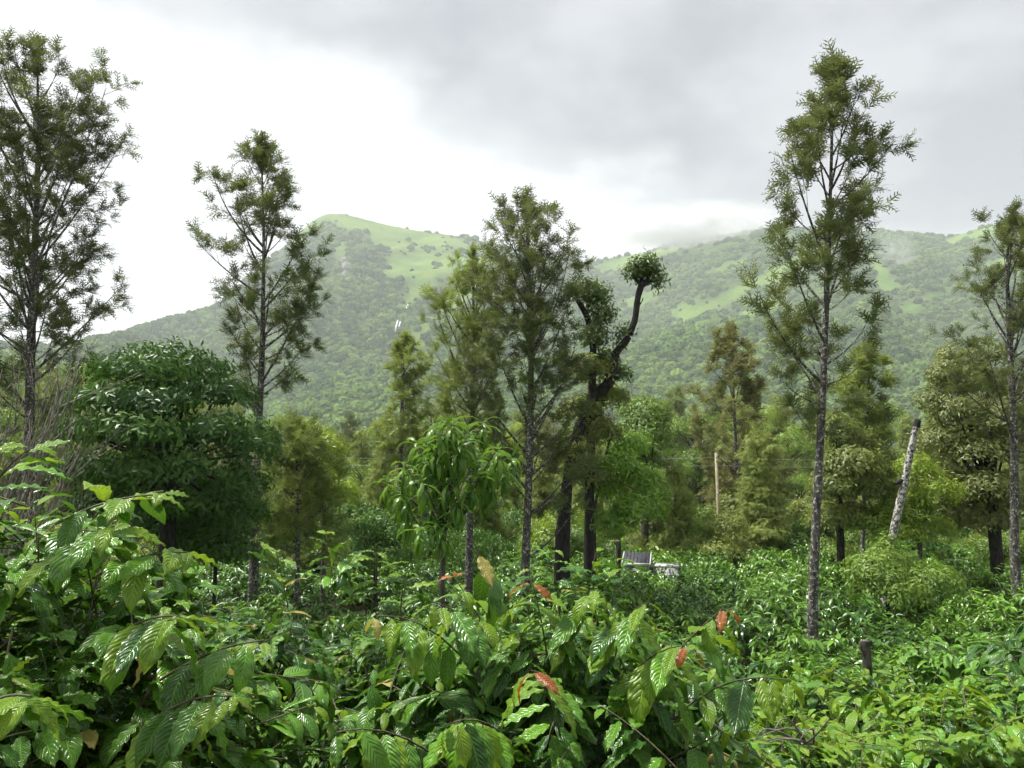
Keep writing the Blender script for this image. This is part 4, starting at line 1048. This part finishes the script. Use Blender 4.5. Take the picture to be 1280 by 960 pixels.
def unit_tree(kind, seed):
    """a tree of unit height for the belt behind the field: crown mesh, trunk mesh"""
    r = np.random.default_rng(seed); org = np.zeros(3)
    tb = MB(); bl = []
    if kind == 'feather':
        tb.tube([(0, 0, -.01), (.01, 0, .3), (-.005, .01, .65), (0, 0, .97)], [.016, .013, .008, .002], 7)
        for k in range(26):
            z = .22 + .76 * (k / 25); w = .055 + .16 * (1 - z) ** .7 * r.uniform(.7, 1.2); a = 2.4 * k; d = w * r.uniform(.3, .9)
            c = np.array([math.cos(a) * d, math.sin(a) * d, z]); bl.append((c, (w * .55, w * .55, w * .42)))
            tb.tube([(0, 0, max(.1, z - .08)), c * np.array([.5, .5, 1]) + [0, 0, -.03], c], [.005, .003, .001], 4)
        mb = pads(r, bl, 900, .034, 7, FROND_FAR, .15, org, .3)
    elif kind == 'round':
        tb.tube([(0, 0, -.01), (.02, 0, .2), (0, .02, .45), (0, 0, .7)], [.03, .024, .018, .008], 7)
        for k in range(22):
            z = .3 + .62 * r.random(); w = .30 * math.sqrt(max(.1, 1 - ((z - .58) / .46) ** 2)); a = 2.4 * k; d = w * r.uniform(.35, 1)
            s = r.uniform(.08, .14); c = np.array([math.cos(a) * d, math.sin(a) * d, z]); bl.append((c, (s, s, s * .75)))
            tb.tube([(0, 0, max(.12, z - .18)), c * np.array([.5, .5, 1]) + [0, 0, -.05], c], [.009, .006, .002], 4)
        mb = pads(r, bl, 1700, .022, 6, PAD, .3, org, .45)
    else:
        for k in range(4): tb.tube([(0, 0, -.02), (.1 * math.cos(k * 1.6), .1 * math.sin(k * 1.6), .35), (.2 * math.cos(k * 1.6), .2 * math.sin(k * 1.6), .7)], [.02, .014, .005], 5)
        for k in range(18):
            z = .15 + .72 * r.random(); w = .62 * math.sqrt(max(.1, 1 - (z / 1.02) ** 2)); a = 2.4 * k; d = w * r.uniform(.2, 1)
            s = r.uniform(.15, .24); bl.append((np.array([math.cos(a) * d, math.sin(a) * d, z]), (s, s, s * .7)))
        mb = pads(r, bl, 1500, .048, 6, PAD, .3, org, .45)
    return mb.mesh('crown', True), tb.mesh('trunk', True)


LAND = [(-60, 'the dense dark silver oak'), (150, 'the broad dark evergreen'), (330, 'the bare-stemmed silver oak'), (440, 'the dark rounded shrub'), (510, 'the slim young silver oak'), (560, 'the drooping young tree'),
        (655, 'the feathery silver oak with pale trunk'), (715, 'the dark pollarded tree'), (780, 'the light green sapling'), (830, 'the small shed'), (905, 'the timber power pole'), (985, 'the tall mottled silver oak'), (1060, 'the small crooked tree'), (1135, 'the leaning pale trunk'), (1210, 'the rust-tinged broadleaf tree')]


def landmark(px):
    return [t for x, t in LAND if px >= x][-1] if px >= -60 else LAND[0][1]


def build_belt():
    U = {k: [unit_tree(k, 60 + 7 * q + 31 * i) for q in range(4)] for i, k in enumerate(('feather', 'round', 'shrub'))}
    r = np.random.default_rng(77)
    sky_px = np.array([(-60, 430), (0, 440), (100, 448), (150, 440), (220, 470), (350, 520), (420, 506), (460, 512), (540, 505), (600, 520), (700, 520), (780, 505), (840, 490), (900, 470), (960, 500), (1000, 500), (1050, 490), (1110, 500), (1140, 530), (1180, 490), (1240, 480), (1340, 470)], float)
    LAB = {('feather', 'oak_olive'): 'olive feathery silver oak in the tree belt behind the field', ('feather', 'oak'): 'grey-green feathery silver oak in the tree belt behind the field',
           ('feather', 'oak_brown'): 'brownish feathery silver oak in the tree belt behind the field', ('round', 'mid_leaf'): 'green leafy tree in the tree belt behind the field',
           ('round', 'lime_leaf'): 'bright yellow-green leafy tree in the tree belt behind the field', ('round', 'olive_leaf'): 'dull olive leafy tree in the tree belt behind the field',
           ('shrub', 'mid_leaf'): 'green undergrowth shrub at the far edge of the field', ('shrub', 'lime_leaf'): 'bright yellow-green undergrowth shrub at the far edge of the field',
           ('shrub', 'dark_leaf'): 'very dark green undergrowth shrub at the far edge of the field', ('shrub', 'olive_leaf'): 'olive undergrowth shrub at the far edge of the field'}
    NM = {'feather': ('silver_oak', 'tree'), 'round': ('broadleaf_tree', 'tree'), 'shrub': ('undergrowth_shrub', 'shrub')}
    def put(px, top, Y, kind, mat):
        P = at(px, top, Y); h = P[2] - float(gz(P[0], Y))
        if h < .6: return
        cm, tm = U[kind][int(r.integers(0, 4))]
        nm, cat = NM[kind]
        root = empty(nm, (P[0], Y, float(gz(P[0], Y))), r.uniform(0, 6.28), h)
        tag(root, LAB[(kind, mat)].split(' in the tree belt')[0].split(' at the far')[0] + (' far behind ' if Y > 43 else ' behind ') + landmark(px), cat, 'trees of the belt behind the field' if cat == 'tree' else 'undergrowth shrubs along the field edge')
        link('trunk' if cat == 'tree' else 'stem', tm, root, M['bark_silver' if kind == 'feather' and r.random() < .5 else 'bark_mid'])
        link('crown' if cat == 'tree' else 'foliage', cm, root, M[mat], 'stuff')
    for row, (y0, y1, step) in enumerate([(60, 95, 36), (44, 58, 40), (33, 43, 46)]):
        px = -70 + 20 * row
        while px < 1360:
            q = px + r.normal(0, 12); Y = r.uniform(y0, y1); s_ = np.interp(q, sky_px[:, 0], sky_px[:, 1])
            top = s_ + (r.uniform(-6, 20), r.uniform(12, 55), r.uniform(45, 95))[row]
            kind = 'feather' if r.random() < (.62, .5, .45)[row] else 'round'
            mat = r.choice(['oak_olive', 'oak', 'oak_brown'], p=[.65, .25, .10]) if kind == 'feather' else r.choice(['mid_leaf', 'lime_leaf', 'olive_leaf'], p=[.4, .35, .25])
            put(q, top, Y, kind, str(mat)); px += step * r.uniform(.8, 1.2)
    px = -50
    while px < 1350:
        put(px + r.normal(0, 14), r.uniform(530, 610), r.uniform(26, 33), 'feather', str(r.choice(['oak_olive', 'oak'], p=[.7, .3]))); px += r.uniform(34, 70)
    for (y0, y1, t0, t1, step) in [(27, 34, 612, 648, 42), (23, 29, 640, 668, 48)]:
        px = -60
        while px < 1360:
            put(px + r.normal(0, 14), r.uniform(t0, t1), r.uniform(y0, y1), 'shrub', str(r.choice(['mid_leaf', 'lime_leaf', 'dark_leaf', 'olive_leaf'], p=[.38, .14, .2, .28]))); px += step * r.uniform(.8, 1.2)


# ------------------------------------------------------------------ small things
def box(mb, x0, x1, y0, y1, z0, z1):
    v = [(x0, y0, z0), (x1, y0, z0), (x1, y1, z0), (x0, y1, z0), (x0, y0, z1), (x1, y0, z1), (x1, y1, z1), (x0, y1, z1)]
    mb.add(v, [(0, 3, 2, 1), (4, 5, 6, 7), (0, 1, 5, 4), (1, 2, 6, 5), (2, 3, 7, 6), (3, 0, 4, 7)])


def build_small():
    # small shed: pale walls, dark ridged roof with white edges
    Y = 22; p = at(800, 690, Y); org = np.array([p[0], Y, 0.0]); k = Y / 960
    root = empty('small_shed', tuple(org), R(-12)); root.scale = (.8, 1, 1); tag(root, 'small low shed with dark ridged roof and white edging', 'shed')
    mw = plain_mat('shed_wall', (0.25, 0.26, 0.27), (0.36, 0.37, 0.38), .8); mr = plain_mat('shed_roof', (0.03, 0.032, 0.042), (0.06, 0.063, 0.078), .6, 5, spec=.25); mt = plain_mat('shed_trim', (0.40, 0.41, 0.42), (0.55, 0.56, 0.57), .5)
    z0 = at(800, 703, Y)[2] ; z1 = z0 + .22
    mb = MB(); v = [(-.55, -.35, 0), (.30, -.35, 0), (.30, .55, 0), (-.55, .55, 0), (-.55, -.35, z0 - .06), (.30, -.35, z0 - .06), (.30, .55, z1 - .10), (-.55, .55, z1 - .10)]
    mb.add(v, [(0, 3, 2, 1), (4, 5, 6, 7), (0, 1, 5, 4), (1, 2, 6, 5), (2, 3, 7, 6), (3, 0, 4, 7)]); link('wall', mb.mesh('wall'), root, mw)
    def slab(mb, x0, x1, y0, y1, lift, th):
        za = lambda y: z0 + (z1 - z0) * (y + .45) / 1.1 + lift
        v = [(x0, y0, za(y0) - th), (x1, y0, za(y0) - th), (x1, y1, za(y1) - th), (x0, y1, za(y1) - th), (x0, y0, za(y0)), (x1, y0, za(y0)), (x1, y1, za(y1)), (x0, y1, za(y1))]
        mb.add(v, [(0, 3, 2, 1), (4, 5, 6, 7), (0, 1, 5, 4), (1, 2, 6, 5), (2, 3, 7, 6), (3, 0, 4, 7)])
    mb = MB(); slab(mb, -.58, .34, -.42, .62, 0, .03)
    rf = link('roof', mb.mesh('roof'), root, mr)
    for q in range(7):
        mb = MB(); x = -.50 + q * .125; slab(mb, x, x + .03, -.41, .61, .016, .014); link('roof_rib', mb.mesh('roof_rib'), rf, mr)
    mb = MB(); slab(mb, -.62, -.583, -.46, .64, .02, .07); link('trim', mb.mesh('trim'), rf, mt)
    mb = MB(); slab(mb, .343, .38, -.46, .64, .02, .07); link('trim', mb.mesh('trim'), rf, mt)
    mb = MB(); slab(mb, -.58, .34, -.465, -.423, .02, .07); link('trim', mb.mesh('trim'), rf, mt)
    root2 = empty('white_crate', (org[0] + .72, Y + .1, -.05), R(-8)); tag(root2, 'low white lidded box beside the small dark-roofed shed', 'box')
    mb = MB(); box(mb, -.34, .34, -.25, .3, 0, z0 - .08); link('body', mb.mesh('body'), root2, mt)
    mb = MB(); box(mb, -.37, .37, -.28, .33, z0 - .078, z0 - .02); link('lid', mb.mesh('lid'), root2, mt)
    # brown stub beside the shed and the pruned stump in the coffee
    def stump(px, py0, py1, Y, w, label, seed):
        r = np.random.default_rng(seed); a = at(px, py1, Y); g_ = float(gz(a[0], Y)); k = Y / 960; org = np.array([a[0], Y, g_])
        root = empty('tree_stump', tuple(org)); tag(root, label, 'stump', None)
        top = at(px, py0, Y)
        trunk_part(root, org, [org - [0, 0, .05], (org + top) / 2 + [r.normal(0, .03), 0, 0], top - [0, 0, .05], top], [w * k * .5, w * k * .42, w * k * .5, w * k * .40], M['bark_mid'], 'trunk', 9)
        mb = MB(); mb.tube(np.array([top - [0, 0, .02], top + [0, 0, .006]]) - org, [w * k * .34, w * k * .30], 9); link('cut_face', mb.mesh('cut_face'), root, M['twig'])
        mb = MB(); s_ = top - [0, 0, .12]; mb.tube(np.array([s_, s_ + [-w * k * .6, -.02, .05], s_ + [-w * k * .8, -.03, .12]]) - org, [w * k * .2, w * k * .16, w * k * .12], 7); link('side_stub', mb.mesh('side_stub', True), root, M['bark_mid'])
    stump(1082, 801, 820, 6.9, 11, 'short brown stump poking out of the coffee bushes', 1)
    stump(773, 676, 690, 21, 7, 'thin brown post stub beside the small shed', 2)
    # power poles and wires
    my = plain_mat('pole_timber', (0.26, 0.22, 0.13), (0.36, 0.31, 0.19), .7); mwire = plain_mat('wire', (0.35, 0.36, 0.36), (0.5, 0.5, 0.5), .4)
    Y = 31
    tops = []
    for q, (px, lab) in enumerate([(895, 'slim yellowish timber power pole beside the browning silver oak')]):
        a = at(px, 566, Y); org = np.array([a[0], Y, 0]); root = empty('power_pole', tuple(org)); tag(root, lab, 'pole')
        mb = MB(); mb.tube([(0, 0, -.2), (0.02, 0, 2), (0, 0, a[2])], [.07, .066, .056], 10); link('shaft', mb.mesh('shaft', True), root, my)
        for dz in (.16, .34, 1.62):
            mb = MB(); mb.tube([(0, -.06, a[2] - dz), (0, -.10, a[2] - dz), (0, -.14, a[2] - dz)], [.03, .045, .02], 8); link('insulator', mb.mesh('insulator', True), root, M['bark_pale'])
    for q, (pya, pyb, pyc, lab) in enumerate([(548, 572, 566, 'highest of the thin overhead wires crossing the tree belt'), (556, 582, 572, 'middle one of the thin overhead wires crossing the tree belt'), (604, 622, 616, 'lowest of the thin overhead wires crossing the tree belt')]):
        A, Bp, Cp = at(-80, pya, Y - .15), at(895, pyb, Y - .15), at(1400, pyc, Y - .15)
        pts = []
        for (s, e) in ((A, Bp), (Bp, Cp)):
            t = np.linspace(0, 1, 24)[:, None]; sg = s + (e - s) * t; sg[:, 2] -= (4 * t * (1 - t))[:, 0] * (.012 * np.linalg.norm(e - s)); pts.append(sg if s is A else sg[1:])
        mb = MB(); P = np.concatenate(pts); mb.tube(P - P[0], .0045, 5); o = link('overhead_wire', mb.mesh('overhead_wire', True), None, mwire); o.location = P[0]; tag(o, lab, 'wire', 'overhead wires at the timber pole')


import time as _t
_t0 = _t.time()
for fn in (build_ground, build_hills, build_forest, build_waterfall, build_haze, build_mist, build_hero_trees, build_belt, build_coffee, build_small):
    fn(); print('TIME', fn.__name__, round(_t.time() - _t0, 1))
print('TRIS_', sum(len(o.data.polygons) for o in SC.objects if o.type == 'MESH'), len(SC.objects))
